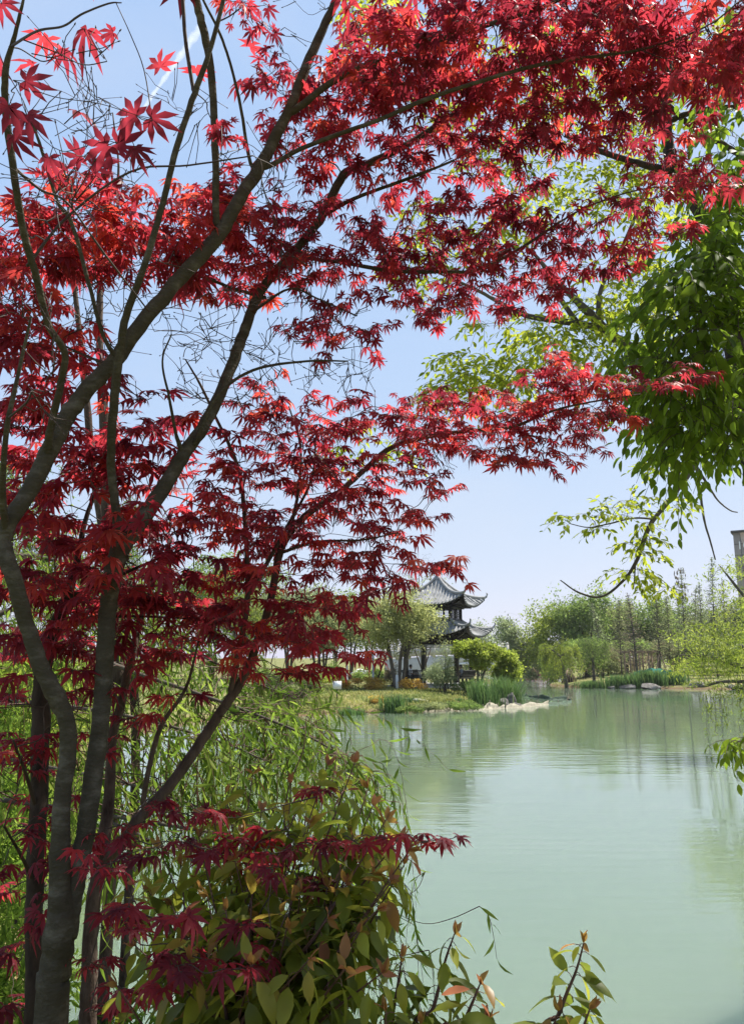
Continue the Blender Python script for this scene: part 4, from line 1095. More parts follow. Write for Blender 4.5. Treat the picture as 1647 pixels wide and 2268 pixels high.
# pergola, teal net
d = 74.0; root = empty('timber_pergola', (*at(1418, d), .4), 'brown timber pergola frame behind the reeds on the far shore', 'pergola')
x0, x1 = P(1388, 1458, d)[0], P(1449, 1458, d)[0]; zt = P(1418, 1447, d)[2]
for x in np.linspace(x0, x1, 4):
    for y in (d - .8, d + .8):
        m = MB(); m.bar((x, y, .2), (x, y, zt), .13); m.build('post', M_TIMBER, root)
m = MB()
for y in (d - .8, d + .8): m.bar((x0 - .3, y, zt + .08), (x1 + .3, y, zt + .08), .10, .16)
for x in np.linspace(x0, x1, 12): m.bar((x, d - 1.1, zt + .20), (x, d + 1.1, zt + .20), .08, .08)
m.build('roof_beams', M_TIMBER, root)
d = 69.5; m = MB(); xs = np.linspace(P(1400, 1458, d)[0], P(1486, 1458, d)[0], 40)
zb = ground_z(xs, np.full(40, d)); top = zb + .95 + .1 * np.sin(xs * 2.1) + .05 * np.sin(xs * 7)
yy = d + .12 * np.sin(xs * 3); i2 = np.arange(39)
m.add(np.vstack([np.stack([xs, yy, zb - .05], -1), np.stack([xs, yy, top], -1), np.stack([xs, yy + .03, zb - .05], -1), np.stack([xs, yy + .03, top], -1)]), [np.stack([i2, i2 + 1, i2 + 41, i2 + 40], -1), np.stack([i2 + 81, i2 + 80, i2 + 120, i2 + 121], -1), np.stack([i2 + 40, i2 + 41, i2 + 121, i2 + 120], -1)])
root = empty('construction_net', (xs[20], d, zb[20]), 'teal green construction netting strung behind the far reeds', 'netting')
m.build('net', M_NET_TEAL, root)
for x in xs[::8]:
    s = MB(); s.tube(np.array([(x, d + .2, gz(x, d + .2) - .2), (x, d + .2, gz(x, d) + 1.15)]), .035, 6); s.build('stake', M_STAKE, root)

# tower block at the right edge
def tower():
    d = 160.0; x0 = P(1646, 1458, d)[0]; zt = P(1628, 1181, d)[2]; w, dp = 26.0, 18.0
    cx = x0 + math.cos(R(31)) * w / 2 + math.sin(R(31)) * dp / 2 * -0 + dp / 2 * math.sin(R(31)); cy = d - math.sin(R(31)) * w / 2 + dp / 2 * math.cos(R(31))
    root = empty('tower_block', (cx, cy, .5), 'brown clad tower block with a white number ten near its roof', 'building', rz=R(-31))
    cz, sz = math.cos(R(-31)), math.sin(R(-31))
    def put(m, name, mat, par):
        m.v = [v @ np.array([[cz, sz, 0], [-sz, cz, 0], [0, 0, 1]]) + np.array((cx, cy, 0)) for v in m.v]; return m.build(name, mat, par)
    f = -dp / 2
    m = MB(); m.box((0, 0, zt / 2), (w, dp, zt)); put(m, 'wall', M_FACADE, root)
    m = MB(); m.box((0, 0, zt + .25), (w + .8, dp + .8, .5)); put(m, 'roof_edge', M_BLACK, root)
    m = MB()
    for k in range(1, 12): m.box((0, f - .02, zt * k / 12), (w - .1, .06, .10))
    for x in np.arange(-w / 2 + 1.3, w / 2, 2.6): m.box((x, f - .015, zt / 2), (.06, .05, zt - .3))
    put(m, 'panel_joints', M_BLACK, root)
    for fl in range(1, 10):
        for x in np.arange(-w / 2 + 5.2, w / 2 - 2, 5.2):
            m = MB(); m.box((x, f - .01, zt * (fl + .45) / 12), (1.5, .10, 1.5)); put(m, 'window', M_GLASSY, root)
    cu = bpy.data.curves.new('number', 'FONT'); cu.body = '10'; cu.size = 2.4; cu.extrude = .04
    o = bpy.data.objects.new('number', cu); COL.objects.link(o); bpy.context.view_layer.update()
    me = bpy.data.meshes.new_from_object(o); bpy.data.objects.remove(o); me.materials.clear(); me.materials.append(M_WHITE)
    o = bpy.data.objects.new('number', me); COL.objects.link(o); o.parent = root; o.rotation_euler = (R(90), 0, 0)
    o.location = (-w / 2 + .5, f - .10, zt - 4.0)
tower()

# contrail high above the left treetops
a, c = P(452, 50, 9000), P(316, 243, 10500); n = 30
t = np.linspace(0, 1, n)[:, None]; pth = a + (c - a) * t + np.sin(t * 21) * 9 * rng.normal(0, .5, (n, 1))
m = bpy.data.materials.new('thin_vapour'); nt, new, link = nodes_of(m)
em = new('ShaderNodeBsdfDiffuse'); em.inputs[0].default_value = (.9, .9, .9, 1); tl = new('ShaderNodeBsdfTranslucent'); tl.inputs[0].default_value = (.9, .9, .9, 1)
mx = new('ShaderNodeMixShader'); link(em.outputs[0], mx.inputs[1]); link(tl.outputs[0], mx.inputs[2])
tp = new('ShaderNodeBsdfTransparent'); m2 = new('ShaderNodeMixShader'); lw = new('ShaderNodeLayerWeight'); lw.inputs[0].default_value = .45
tc = new('ShaderNodeTexCoord'); nz = new('ShaderNodeTexNoise'); nz.inputs['Scale'].default_value = .012; nz.inputs['Detail'].default_value = 4; link(tc.outputs['Object'], nz.inputs['Vector'])
sb = new('ShaderNodeMath'); sb.operation = 'SUBTRACT'; sb.inputs[0].default_value = 1; link(lw.outputs['Facing'], sb.inputs[1])
ml = new('ShaderNodeMath'); ml.operation = 'MULTIPLY'; link(sb.outputs[0], ml.inputs[0]); link(nz.outputs[0], ml.inputs[1]); 
m3 = new('ShaderNodeMath'); m3.operation = 'MULTIPLY'; m3.inputs[1].default_value = .42; link(ml.outputs[0], m3.inputs[0])
link(m3.outputs[0], m2.inputs[0]); link(tp.outputs[0], m2.inputs[1]); link(mx.outputs[0], m2.inputs[2]); o = new('ShaderNodeOutputMaterial'); link(m2.outputs[0], o.inputs[0])
b = MB(); b.tube(pth, np.linspace(62, 24, n) * (1 + .25 * rng.normal(0, 1, n).clip(-1, 1)), 14)
tag(b.build('contrail', m, None, smooth=True, loc=pth[0]), 'thin white aircraft trail crossing the blue sky behind the branches', 'contrail')

# ------------------------------------------------------------------ the three red maples at the water's edge
def maple(name, label, limbs, leaf_data, leaf, tint, bark, seed_twigs, shade_canopy=(), singles=(), group='red maples on the near bank'):
    x, y = limbs[0][0][0:2] if False else P(*limbs[0][0][:3])[:2]
    z = gz(x, y); root = empty(name, (x, y, z), label, 'tree', group)
    wd = Wood(); fm = MB()
    for k, l in enumerate(limbs):
        l = list(l)
        pts = [P(a, b2, c) for a, b2, c, e in l]; r = [.5 * e * c / FOC for a, b2, c, e in l]
        if k == 0:
            pts = [np.array((pts[0][0] + (pts[0][0] - pts[1][0]) * .3, pts[0][1], z - .1))] + pts; r = [r[0] * 1.25] + r
        wd.limb(pts, [q * (.82 if q > .018 else .9) for q in r], 12 if max(r) > .02 else 7, 6, .06)
    for data, lf, tn, dr, zr, np_ in leaf_data:
        foliate(wd, fm, data, lf, tn, dr, zr, n_pairs=np_)
    for px, py, rx, ry, n, d, lng in seed_twigs:          # bare twig network
        for k in range(int(n * .75)):
            t = P(px + rng.uniform(-rx, rx), py + rng.uniform(-ry, ry), d + rng.uniform(-.25, .25))
            A, tip = wd.attach(t, .0011, 4, rmax=.006, taper=.006)
            dr = unit(tip - A)
            for q in range(3):
                s0 = tip - (tip - A) * rng.uniform(0, .5); e = s0 + unit(dr + rng.normal(0, .55, 3) + (0, 0, .25)) * lng * rng.uniform(.4, 1.2)
                wd.small.tube(np.array([s0, (s0 + e) / 2 + rng.normal(0, .006, 3), e]), [.0013, .001, .0008], 4)
                wd.small.tube(np.array([e, e + unit(e - s0) * .006]), [.0018, .001], 4)
    for data, lf, tn in shade_canopy:  # unseen leaves added above and behind the camera to shade the foreground
        for x0, y0, z0, rr, n in data:
            n = int(n * .55); p = np.array((x0, y0, z0)) + rng.normal(0, 1, (n, 3)) * np.array((rr, rr, rr * .35))
            put_leaves(fm, MAPLE, p, rng.normal(0, 1, (n, 3)) * (1, 1, .3) + (0, 0, -.3), rng.normal(0, .35, (n, 3)) + (0, 0, 1), lf * rng.uniform(.7, 1.2, n), rng.uniform(*tn, n))
    for px, py, d, L, ax_, az_, tt in singles:
        c = P(px, py, d); A = wd.attach(c - np.array((ax_, 0, az_)) * L * .4, .0009, 4, rmax=.003)[1]
        wd.small.tube(np.array([A, c]), .0007, 4)
        put_leaves(fm, MAPLE[:4], [c], [(ax_, rng.uniform(-.3, .3), az_)], [np.array((0, -.93, -.30)) + rng.normal(0, .28, 3)], [L * .84], [tt * .6])
    wd.big.build('trunk', bark, root, smooth=True)
    wd.small.build('twigs', M_TWIG, root)
    fm.build('foliage', M_RED, root)
    return root

L1 = [
 [(108, 2330, 2.0, 84), (122, 2150, 2.0, 78), (138, 2040, 2.0, 76), (132, 1950, 2.0, 54), (139, 1768, 2.0, 44), (152, 1620, 2.0, 44), (124, 1541, 1.98, 48), (90, 1475, 1.96, 44), (60, 1385, 1.94, 42), (28, 1272, 1.9, 44), (6, 1200, 1.9, 48), (26, 1146, 1.9, 46), (67, 1084, 1.92, 46), (105, 1010, 1.94, 50), (150, 922, 1.96, 48), (198, 858, 1.98, 46), (257, 796, 2.0, 44), (308, 724, 2.0, 42), (386, 630, 2.02, 42), (463, 548, 2.04, 42), (498, 500, 2.06, 42), (540, 424, 2.08, 38), (574, 372, 2.1, 38), (637, 250, 2.12, 30), (678, 146, 2.14, 28), (720, 52, 2.15, 24), (752, -20, 2.16, 22), (800, -160, 2.2, 14)],
 [(148, 2080, 2.0, 50), (164, 1980, 2.02, 48), (186, 1870, 2.04, 48), (204, 1742, 2.06, 48), (222, 1613, 2.08, 46), (230, 1511, 2.1, 46), (234, 1420, 2.1, 46), (242, 1330, 2.12, 46), (254, 1259, 2.12, 50), (276, 1200, 2.14, 54), (319, 1146, 2.16, 46), (370, 1069, 2.2, 42), (402, 1015, 2.22, 40), (450, 945, 2.26, 36), (493, 858, 2.3, 33), (530, 765, 2.34, 32), (548, 715, 2.36, 30), (572, 653, 2.4, 28), (617, 594, 2.42, 26), (668, 538, 2.46, 24), (714, 476, 2.48, 24), (760, 388, 2.5, 26), (800, 370, 2.5, 20), (903, 319, 2.55, 18), (1006, 252, 2.6, 16), (1108, 182, 2.65, 13), (1220, 120, 2.7, 9)],
 [(492, 508, 2.06, 24), (479, 480, 2.04, 20), (478, 360, 2.0, 20), (468, 154, 1.95, 22), (447, 51, 1.92, 24), (430, -20, 1.9, 24), (410, -120, 1.88, 16)],
 [(637, 250, 2.12, 24), (664, 236, 2.12, 20), (730, 185, 2.12, 18), (797, 150, 2.12, 18), (850, 134, 2.12, 16), (903, 108, 2.12, 16), (1006, 77, 2.1, 15), (1108, 46, 2.1, 13), (1237, 0, 2.1, 10), (1320, -60, 2.1, 6)],
 [(576, 372, 2.1, 18), (600, 366, 2.1, 14), (668, 329, 2.08, 12), (761, 293, 2.05, 12), (848, 262, 2.0, 12), (928, 226, 2.0, 12), (1057, 182, 2.0, 11), (1211, 140, 2.0, 10), (1417, 110, 2.0, 7), (1560, 60, 2.0, 5), (1640, 0, 2.0, 4)],
 [(566, 376, 2.1, 14), (552, 350, 2.08, 10), (535, 247, 2.04, 9), (514, 154, 2.0, 8), (488, 77, 1.96, 8), (450, 0, 1.9, 7), (420, -60, 1.9, 4)],
 [(264, 1190, 2.13, 30), (256, 1120, 2.1, 22), (247, 1040, 2.06, 22), (248, 960, 2.0, 22), (256, 858, 1.94, 24), (266, 780, 1.9, 22), (280, 700, 1.86, 20), (319, 591, 1.8, 18), (360, 452, 1.76, 17), (391, 329, 1.72, 17), (432, 206, 1.7, 17), (463, 118, 1.68, 14), (495, 0, 1.66, 12), (510, -80, 1.66, 6)],
 [(432, 210, 1.7, 13), (426, 185, 1.7, 11), (411, 87, 1.68, 11), (404, -20, 1.66, 11)],
 [(105, 1010, 1.94, 30), (113, 945, 1.88, 20), (139, 832, 1.8, 18), (142, 776, 1.76, 18), (108, 720, 1.7, 18), (82, 617, 1.62, 20), (51, 504, 1.54, 20), (31, 380, 1.46, 20), (12, 231, 1.4, 20), (14, 150, 1.36, 18), (30, 90, 1.34, 13), (52, 0, 1.3, 8), (60, -60, 1.3, 5)],
 [(262, 796, 1.96, 14), (230, 745, 1.92, 11), (197, 627, 1.86, 11), (159, 493, 1.8, 11), (128, 447, 1.76, 10), (92, 329, 1.7, 9), (67, 257, 1.66, 6)],
 [(14, 1180, 1.9, 22), (6, 1080, 1.8, 16), (16, 950, 1.7, 14), (45, 810, 1.66, 10), (70, 700, 1.62, 6)],
 [(714, 478, 2.48, 14), (760, 452, 2.46, 11), (803, 432, 2.44, 10), (903, 396, 2.4, 9), (1006, 355, 2.4, 6)],
 [(660, 560, 2.44, 16), (700, 574, 2.44, 12), (760, 582, 2.42, 11), (848, 598, 2.4, 11), (903, 602, 2.4, 11), (1000, 602, 2.4, 9), (1057, 598, 2.4, 9), (1160, 545, 2.4, 8), (1237, 493, 2.4, 6), (1314, 452, 2.4, 5), (1442, 416, 2.4, 4), (1622, 414, 2.4, 3)],
 [(22, 105, 1.36, 8), (80, 70, 1.2, 7), (140, 58, 1.15, 6), (180, 32, 1.1, 6), (240, 8, 1.05, 5), (270, 6, 1.05, 3)],
 [(30, 370, 1.46, 10), (90, 420, 1.5, 7), (150, 450, 1.5, 6), (230, 560, 1.55, 6), (330, 690, 1.65, 4)],
 [(60, 590, 1.6, 9), (150, 480, 1.6, 7), (290, 380, 1.6, 6), (420, 366, 1.6, 5), (560, 345, 1.6, 4)],
 [(590, 660, 2.42, 10), (520, 640, 2.4, 9), (440, 612, 2.35, 7), (350, 600, 2.3, 4)],
 [(560, 690, 2.36, 9), (640, 640, 2.3, 6), (700, 660, 2.3, 5), (790, 700, 2.3, 4)],
 [(405, 1005, 2.22, 16), (390, 960, 2.18, 9), (375, 880, 2.1, 7), (360, 800, 2.05, 5), (380, 740, 2.0, 4)],
 [(430, 985, 2.22, 12), (480, 880, 2.2, 9), (560, 820, 2.2, 8), (680, 800, 2.2, 6), (770, 800, 2.2, 4)],
]
TOP = blobs("""720,200,110,110,16,2.2 830,120,90,80,13,2.1 950,80,120,90,17,2.0 1100,60,130,90,19,2.0 1250,60,120,90,19,2.0 1400,60,120,90,19,1.9 1560,60,110,100,19,1.8
900,230,130,100,19,2.2 1050,200,120,90,17,2.2 1200,200,120,80,16,2.1 1350,170,110,90,16,2.1 1480,150,100,90,15,2.0 1600,140,60,100,10,1.9 700,330,100,70,10,2.3 850,380,110,70,12,2.4 1000,350,110,80,13,2.4
1100,430,90,60,9,2.5 1250,300,90,60,8,2.3 1350,260,90,60,8,2.3 1440,300,90,50,8,2.3 1130,320,80,60,8,2.3""")
MID = blobs("""1000,480,100,60,10,2.4 880,500,90,50,8,2.5 700,450,80,50,7,2.5 760,560,100,50,9,2.5 900,600,80,40,7,2.5 1050,560,100,60,10,2.4 1180,560,80,60,8,2.4
1250,480,80,50,7,2.4 1320,560,70,50,6,2.4 1400,440,80,40,6,2.4 1480,400,60,30,5,2.4 1450,510,60,25,4,2.4 700,700,70,50,7,2.5 780,740,60,40,5,2.5 880,680,70,40,5,2.5
960,690,50,30,4,2.5 1040,650,70,30,5,2.5 1120,660,60,30,4,2.5 640,520,50,50,5,2.4 1210,630,60,30,4,2.4 1590,400,50,25,3,2.3 840,560,60,30,4,2.5 680,620,60,30,4,2.5""")
LFT = blobs("""60,520,80,80,10,1.5 150,470,90,60,9,1.5 230,520,100,70,11,1.55 330,510,90,60,9,1.6 430,520,80,60,7,1.7 100,600,90,40,8,1.5 330,570,80,40,6,1.7 500,480,60,60,6,1.9 520,600,70,50,6,2.2
600,560,60,50,6,2.3 450,430,50,50,4,1.9 50,680,80,60,8,1.4 110,750,90,40,7,1.5 40,770,60,50,6,1.4 560,440,50,40,4,2.2 420,600,60,40,4,1.9 180,420,60,30,4,1.5 580,490,50,40,4,2.3""")
BIG = blobs("""270,250,40,20,1,.95 350,275,40,25,1,1.0 75,190,30,20,1,.9 230,310,50,25,2,1.05 320,335,40,20,1,1.05 50,270,50,40,2,1.0 10,300,30,40,1,1.0 30,420,40,30,2,1.2 160,350,40,20,1,1.1 10,20,15,15,1,1.0""")
TUFT = blobs("""530,20,36,30,3,1.9 560,50,20,15,1,1.95 480,262,15,15,1,1.9 512,300,18,12,1,2.0 600,180,25,20,2,2.1 620,290,35,40,3,2.2""")
LOW = blobs("""80,880,90,60,11,1.5 180,830,80,30,7,1.5 60,960,80,60,10,1.5 200,950,80,50,8,1.8 320,960,90,50,9,2.0 420,930,40,30,3,2.1 330,880,40,20,3,2.0 130,1050,150,60,16,1.5 300,1040,120,50,13,1.8
430,1060,60,60,6,2.0 60,1120,80,60,10,1.4 200,1150,150,60,15,1.45 380,1160,100,60,10,1.7 120,1230,150,60,16,1.4 300,1250,120,50,12,1.5 430,1260,80,50,7,1.7 60,1320,90,50,9,1.5 200,1330,150,50,13,1.5
350,1350,100,50,10,1.7 80,1420,100,40,8,1.6 220,1410,90,40,8,1.7 130,1500,60,20,3,1.7 450,1360,60,40,5,1.9 360,1420,60,25,4,1.9""")
ml = maple('red_maple', 'large forked red leaved maple with two pale olive stems in the left foreground', L1,
  [(thin(back(TOP[:7], .8, .62), 1.25) + thin(back(TOP[7:], .8, .62), .75), .045, (.15, .85), (.15, .8), .30, 3), (MID, .040, (.1, .75), (.15, .8), .25, 3), (back(LFT, .4, 1.55), .050, (.35, 1.0), (.1, .6), .22, 3), (TUFT, .036, (.3, .9), (.1, .6), .1, 2), (thin(back(LOW, .35, 1.78), .48), .055, (.2, .9), (.1, .45), .25, 3)], .065, (.2, .9), M_BARK,
  [(350, 420, 330, 260, 60, 1.9, .10), (480, 690, 330, 110, 60, 2.2, .09), (660, 820, 180, 60, 26, 2.3, .08), (150, 300, 160, 200, 30, 1.5, .09), (700, 60, 120, 80, 10, 2.1, .08), (500, 800, 200, 90, 24, 2.1, .08), (60, 800, 70, 150, 14, 1.6, .07)],
  singles=[(303, 257, 1.0, .058, -1, .35, .7), (334, 262, 1.0, .054, 1, -.25, .65), (57, 180, .95, .046, .95, -.1, .6), (238, 322, 1.1, .060, -.9, -.45, .5), (262, 318, 1.1, .064, 1, -.35, .45), (110, 350, 1.15, .05, -.2, -1, .4), (60, 255, 1.05, .062, .3, -1, .35), (20, 235, 1.0, .055, -.3, -1, .3), (300, 330, 1.1, .045, .4, -1, .5), (5, 8, 1.0, .04, .5, -.9, .8), (180, 345, 1.2, .05, -.8, .1, .4), (30, 300, 1.1, .05, .6, -.8, .3), (205, 365, 1.25, .05, .9, -.2, .45)],
  shade_canopy=[([(-1.2, .6, 5.2, .8, 420), (.6, .2, 5.4, .9, 520), (1.6, 1.2, 5.0, .8, 420), (-.2, -1.0, 5.3, .9, 460), (1.6, -.8, 5.2, .9, 480), (.4, 1.3, 4.9, .6, 300), (-1.2, 1.6, 4.6, .5, 220), (2.6, .2, 5.0, .8, 380)], .085, (.2, .8))])

L3 = [
 [(192, 2330, 2.5, 44), (197, 2200, 2.5, 40), (204, 2025, 2.52, 36), (226, 1895, 2.54, 36), (244, 1742, 2.58, 27), (248, 1639, 2.6, 25), (268, 1562, 2.62, 24), (293, 1449, 2.66, 20), (310, 1380, 2.7, 15), (340, 1290, 2.74, 10), (380, 1190, 2.8, 6)],
 [(228, 1915, 2.54, 30), (262, 1880, 2.52, 30), (308, 1814, 2.52, 30), (370, 1747, 2.54, 29), (437, 1655, 2.56, 28), (490, 1575, 2.58, 26), (540, 1500, 2.6, 24), (576, 1403, 2.62, 20), (600, 1325, 2.64, 19), (618, 1230, 2.66, 19), (640, 1184, 2.68, 18), (684, 1136, 2.7, 17), (745, 1095, 2.72, 15), (802, 1045, 2.74, 14), (867, 991, 2.75, 13), (954, 966, 2.76, 11), (1031, 955, 2.76, 10), (1134, 945, 2.76, 8), (1211, 914, 2.76, 7), (1288, 894, 2.76, 5), (1417, 873, 2.76, 3)],
 [(510, 1545, 2.59, 18), (519, 1495, 2.58, 16), (538, 1400, 2.55, 15), (548, 1321, 2.52, 14), (545, 1192, 2.5, 12), (535, 1074, 2.5, 11), (519, 1012, 2.5, 10), (483, 935, 2.5, 8), (447, 858, 2.5, 7), (411, 796, 2.5, 4)],
 [(319, 1800, 2.52, 14), (322, 1742, 2.5, 13), (355, 1613, 2.5, 12), (411, 1526, 2.5, 8), (440, 1420, 2.5, 5)],
 [(548, 1321, 2.52, 12), (590, 1250, 2.6, 11), (640, 1160, 2.6, 9), (690, 1060, 2.6, 6), (700, 960, 2.6, 4)],
 [(640, 1184, 2.68, 10), (660, 1090, 2.66, 8), (665, 990, 2.64, 6), (640, 900, 2.64, 4)],
 [(620, 1225, 2.66, 9), (700, 1200, 2.64, 7), (800, 1196, 2.6, 5), (880, 1180, 2.6, 3)],
]
RL = blobs("""580,890,70,40,8,2.6 620,960,90,60,12,2.6 700,930,80,50,9,2.6 760,960,60,40,6,2.6 820,900,50,30,4,2.6 550,1020,80,60,10,2.5 680,1050,90,60,12,2.6 800,1030,90,50,10,2.6 560,1110,80,50,9,2.5 690,1130,90,50,11,2.6
820,1120,80,50,9,2.6 900,1130,60,35,6,2.6 950,1098,40,15,3,2.6 960,1065,35,12,2,2.6 700,1210,90,40,10,2.5 820,1210,80,40,8,2.5 880,1180,45,35,4,2.6 905,1250,45,22,4,2.5 760,1280,70,40,8,2.5 850,1290,50,25,5,2.5
975,1255,40,10,3,2.5 690,1330,80,40,9,2.4 760,1350,50,30,5,2.4 690,1400,80,30,8,2.4 760,1440,45,15,3,2.4 680,1480,50,18,4,2.4 520,1170,80,60,9,2.3 560,1260,80,50,10,2.3 540,1340,90,40,10,2.3 620,1400,90,40,10,2.3
600,1470,60,30,5,2.3 470,1420,70,40,7,2.2 480,1120,60,50,6,2.3 640,1260,70,40,7,2.4 600,1180,70,40,7,2.4 640,1050,60,50,6,2.6 740,1060,60,50,6,2.6""")
ARM = blobs("""900,930,60,40,7,2.75 960,905,60,35,6,2.75 950,980,80,35,8,2.7 1050,970,80,35,9,2.75 1060,905,60,30,5,2.75 1130,925,60,40,8,2.75 1160,890,60,35,6,2.75 1220,855,60,45,8,2.75 1270,810,40,32,5,2.75 1230,930,70,45,9,2.75
1300,895,60,45,7,2.75 1195,1000,50,25,4,2.7 1290,970,40,18,3,2.75 1350,928,40,15,3,2.75 1340,855,50,30,5,2.75 1400,858,40,20,3,2.75 1460,850,40,18,3,2.75 1520,835,40,12,3,2.75 1110,1000,60,18,4,2.7 860,1000,50,30,4,2.7""")
BOT = blobs("""310,1790,70,35,5,1.9 240,1835,60,20,4,2.0 430,1810,80,18,5,2.0 560,1880,90,22,7,1.9 640,1850,60,22,4,1.9 700,1765,40,22,3,1.9 760,1880,70,18,5,1.8 880,1860,60,22,5,1.8 950,1862,25,12,2,1.8
350,2040,35,22,2,1.5 295,1990,40,25,2,1.6 250,1910,60,25,4,1.9 330,1870,50,18,3,1.9 240,2060,40,25,2,1.8 200,2130,70,22,4,1.9 270,2190,50,18,3,1.9 400,2150,80,16,4,1.7 530,2140,50,16,2,1.7 420,2110,60,16,3,1.7
560,2060,60,16,3,1.8 200,2240,70,16,3,1.9 640,1930,70,18,4,1.8 330,1590,45,14,3,2.4 240,1520,40,30,4,2.3 240,1650,40,30,3,2.3 390,1540,60,18,3,2.4 460,1880,60,20,4,1.9""")
maple('red_maple', 'red maple with a pinkish trunk and a long limb reaching right over the water', L3,
  [(thin(back(RL, 1, .05), .66), .042, (.2, .95), (.1, .5), .28, 3), (ARM, .040, (.2, .95), (.1, .6), .2, 3), (thin(BOT, .5), .042, (.1, .7), (.1, .4), .2, 2)], .058, (.2, .9), M_BARK_PINK,
  [(620, 880, 220, 60, 20, 2.5, .08), (1000, 1030, 130, 25, 8, 2.7, .09), (700, 1150, 200, 130, 18, 2.5, .07), (440, 1500, 140, 120, 16, 2.4, .07)])

L4 = [
 [(72, 2330, 2.35, 50), (77, 2180, 2.35, 46), (76, 1973, 2.37, 44), (87, 1768, 2.4, 44), (92, 1590, 2.44, 48), (94, 1495, 2.46, 42), (118, 1398, 2.48, 35), (149, 1321, 2.5, 28), (172, 1240, 2.54, 18), (190, 1150, 2.56, 12), (230, 1050, 2.6, 8)],
 [(94, 1495, 2.46, 26), (60, 1400, 2.4, 16), (30, 1300, 2.3, 10), (10, 1180, 2.2, 6)],
 [(150, 1321, 2.5, 16), (230, 1290, 2.5, 11), (320, 1250, 2.5, 7), (420, 1210, 2.5, 4)],
 [(120, 1395, 2.48, 16), (200, 1370, 2.46, 11), (300, 1365, 2.4, 7), (420, 1370, 2.4, 4)],
 [(84, 1800, 2.4, 12), (60, 1720, 2.3, 8), (30, 1640, 2.1, 5)],
 [(78, 1960, 2.37, 12), (50, 1900, 2.3, 8), (10, 1830, 2.1, 5)],
]
DK = blobs("""150,1120,140,60,9,2.4 300,1140,120,50,8,2.4 120,1210,140,50,9,2.4 280,1220,120,50,8,2.4 420,1180,80,50,6,2.4 100,1320,120,50,9,2.3 250,1330,120,50,9,2.3 400,1330,100,40,8,2.3 160,1430,120,40,8,2.2
300,1440,90,30,5,2.2 60,1440,60,40,5,2.0 430,1420,70,30,5,2.3 60,1000,90,60,8,2.2 250,1000,100,40,7,2.4 60,1640,60,18,4,1.6 40,1695,40,25,3,1.6 120,1650,50,18,3,2.0 40,1830,40,40,4,1.8 60,1900,60,35,5,1.8
30,1965,35,25,3,1.8 60,1795,60,15,3,1.8 30,1560,40,25,3,1.9 60,2085,40,18,3,1.9 40,2135,40,18,2,1.9 60,2235,70,16,3,1.9 100,1985,40,20,2,2.0 160,1870,40,20,2,2.2 100,1540,50,20,3,2.1""")
maple('red_maple', 'dark trunked red maple standing behind the large forked maple at the left edge', L4,
  [(thin(back(DK, .3, 1.85), .42), .050, (.05, .7), (.1, .45), .25, 3)], .06, (.1, .7), M_BARK_DARK, [(120, 1600, 120, 200, 20, 2.3, .07)])

# slender pale trunks behind the maples
def slender(pts, label, twigs, d):
    p0 = P(*pts[0][:2], d); z = gz(p0[0], p0[1]); root = empty('slender_tree', (p0[0], p0[1], z), label, 'tree'); wd = Wood()
    w = [np.array((p0[0], p0[1], z - .1))] + [P(a, b2, d) for a, b2, e in pts]; r = [.5 * pts[0][2] * d / FOC] + [.5 * e * d / FOC for a, b2, e in pts]
    wd.limb(w, r, 9, 6)
    for px, py, rx, ry, n in twigs:
        for k in range(n): wd.attach(P(px + rng.uniform(-rx, rx), py + rng.uniform(-ry, ry), d + rng.uniform(-.5, .5)), .003, 4, up=.08, rmax=.012)
    wd.big.build('trunk', M_BARK_PINK, root, smooth=True); wd.small.build('twigs', M_TWIG, root)
slender([(262, 1600, 26), (245, 1300, 25), (234, 1050, 24), (229, 900, 23), (221, 755, 17), (222, 600, 13), (224, 500, 10), (262, 390, 6), (250, 250, 3)], 'slender pale trunk rising straight between the two forked maple stems', [(240, 500, 120, 200, 26), (300, 700, 160, 120, 20)], 4.6)
slender([(300, 1600, 20), (215, 1100, 17), (190, 860, 16), (178, 750, 14), (163, 610, 11), (150, 480, 7), (180, 330, 3)], 'thin pale trunk left of the straight slender one behind red leaves', [(150, 500, 120, 160, 22)], 5.2)

# ------------------------------------------------------------------ broadleaved trees on the right
def spray_alt(wood, leafmb, tip, frm, leaf, n_pairs=6, gap=None, tint=(.2, .8), droop=(.2, .9), tmpls=ELLIPSE, up=0.0):
    """alternate simple leaves along the twig end"""
    gap = gap or leaf * .42
    d = unit(unit(tip - frm) * (1, 1, .5) + rng.normal(0, .35, 3) * (1, 1, .5) + (0, 0, up))
    nodes = np.array([tip + d * gap * k - np.array((0, 0, 1.0)) * .004 * k * k for k in range(n_pairs)])
    wood.small.tube(nodes, np.linspace(.0016, .0009, n_pairs) * leaf / .07, 4, cap=False)
    side = unit(np.cross(d, (0, 0, 1))); tb = rng.uniform(*tint); pos, ax, nr, sz, tn = [], [], [], [], []
    for k, nd in enumerate(nodes):
        sg = 1 if k % 2 else -1
        th = R(rng.uniform(35, 70)) * sg if k < n_pairs - 1 else 0
        o = unit(d * math.cos(th) + side * math.sin(th) + (0, 0, -rng.uniform(*droop)) + rng.normal(0, .2, 3))
        pos.append(nd + o * leaf * .08); ax.append(o); nr.append(np.array((0, 0, 1.0)) + rng.normal(0, .4, 3)); sz.append(leaf * rng.uniform(.65, 1.15) * (1 if k < n_pairs - 1 else .7)); tn.append(np.clip(tb + rng.normal(0, .12), 0, 1))
    put_leaves(leafmb, tmpls, pos, ax, nr, sz, tn)

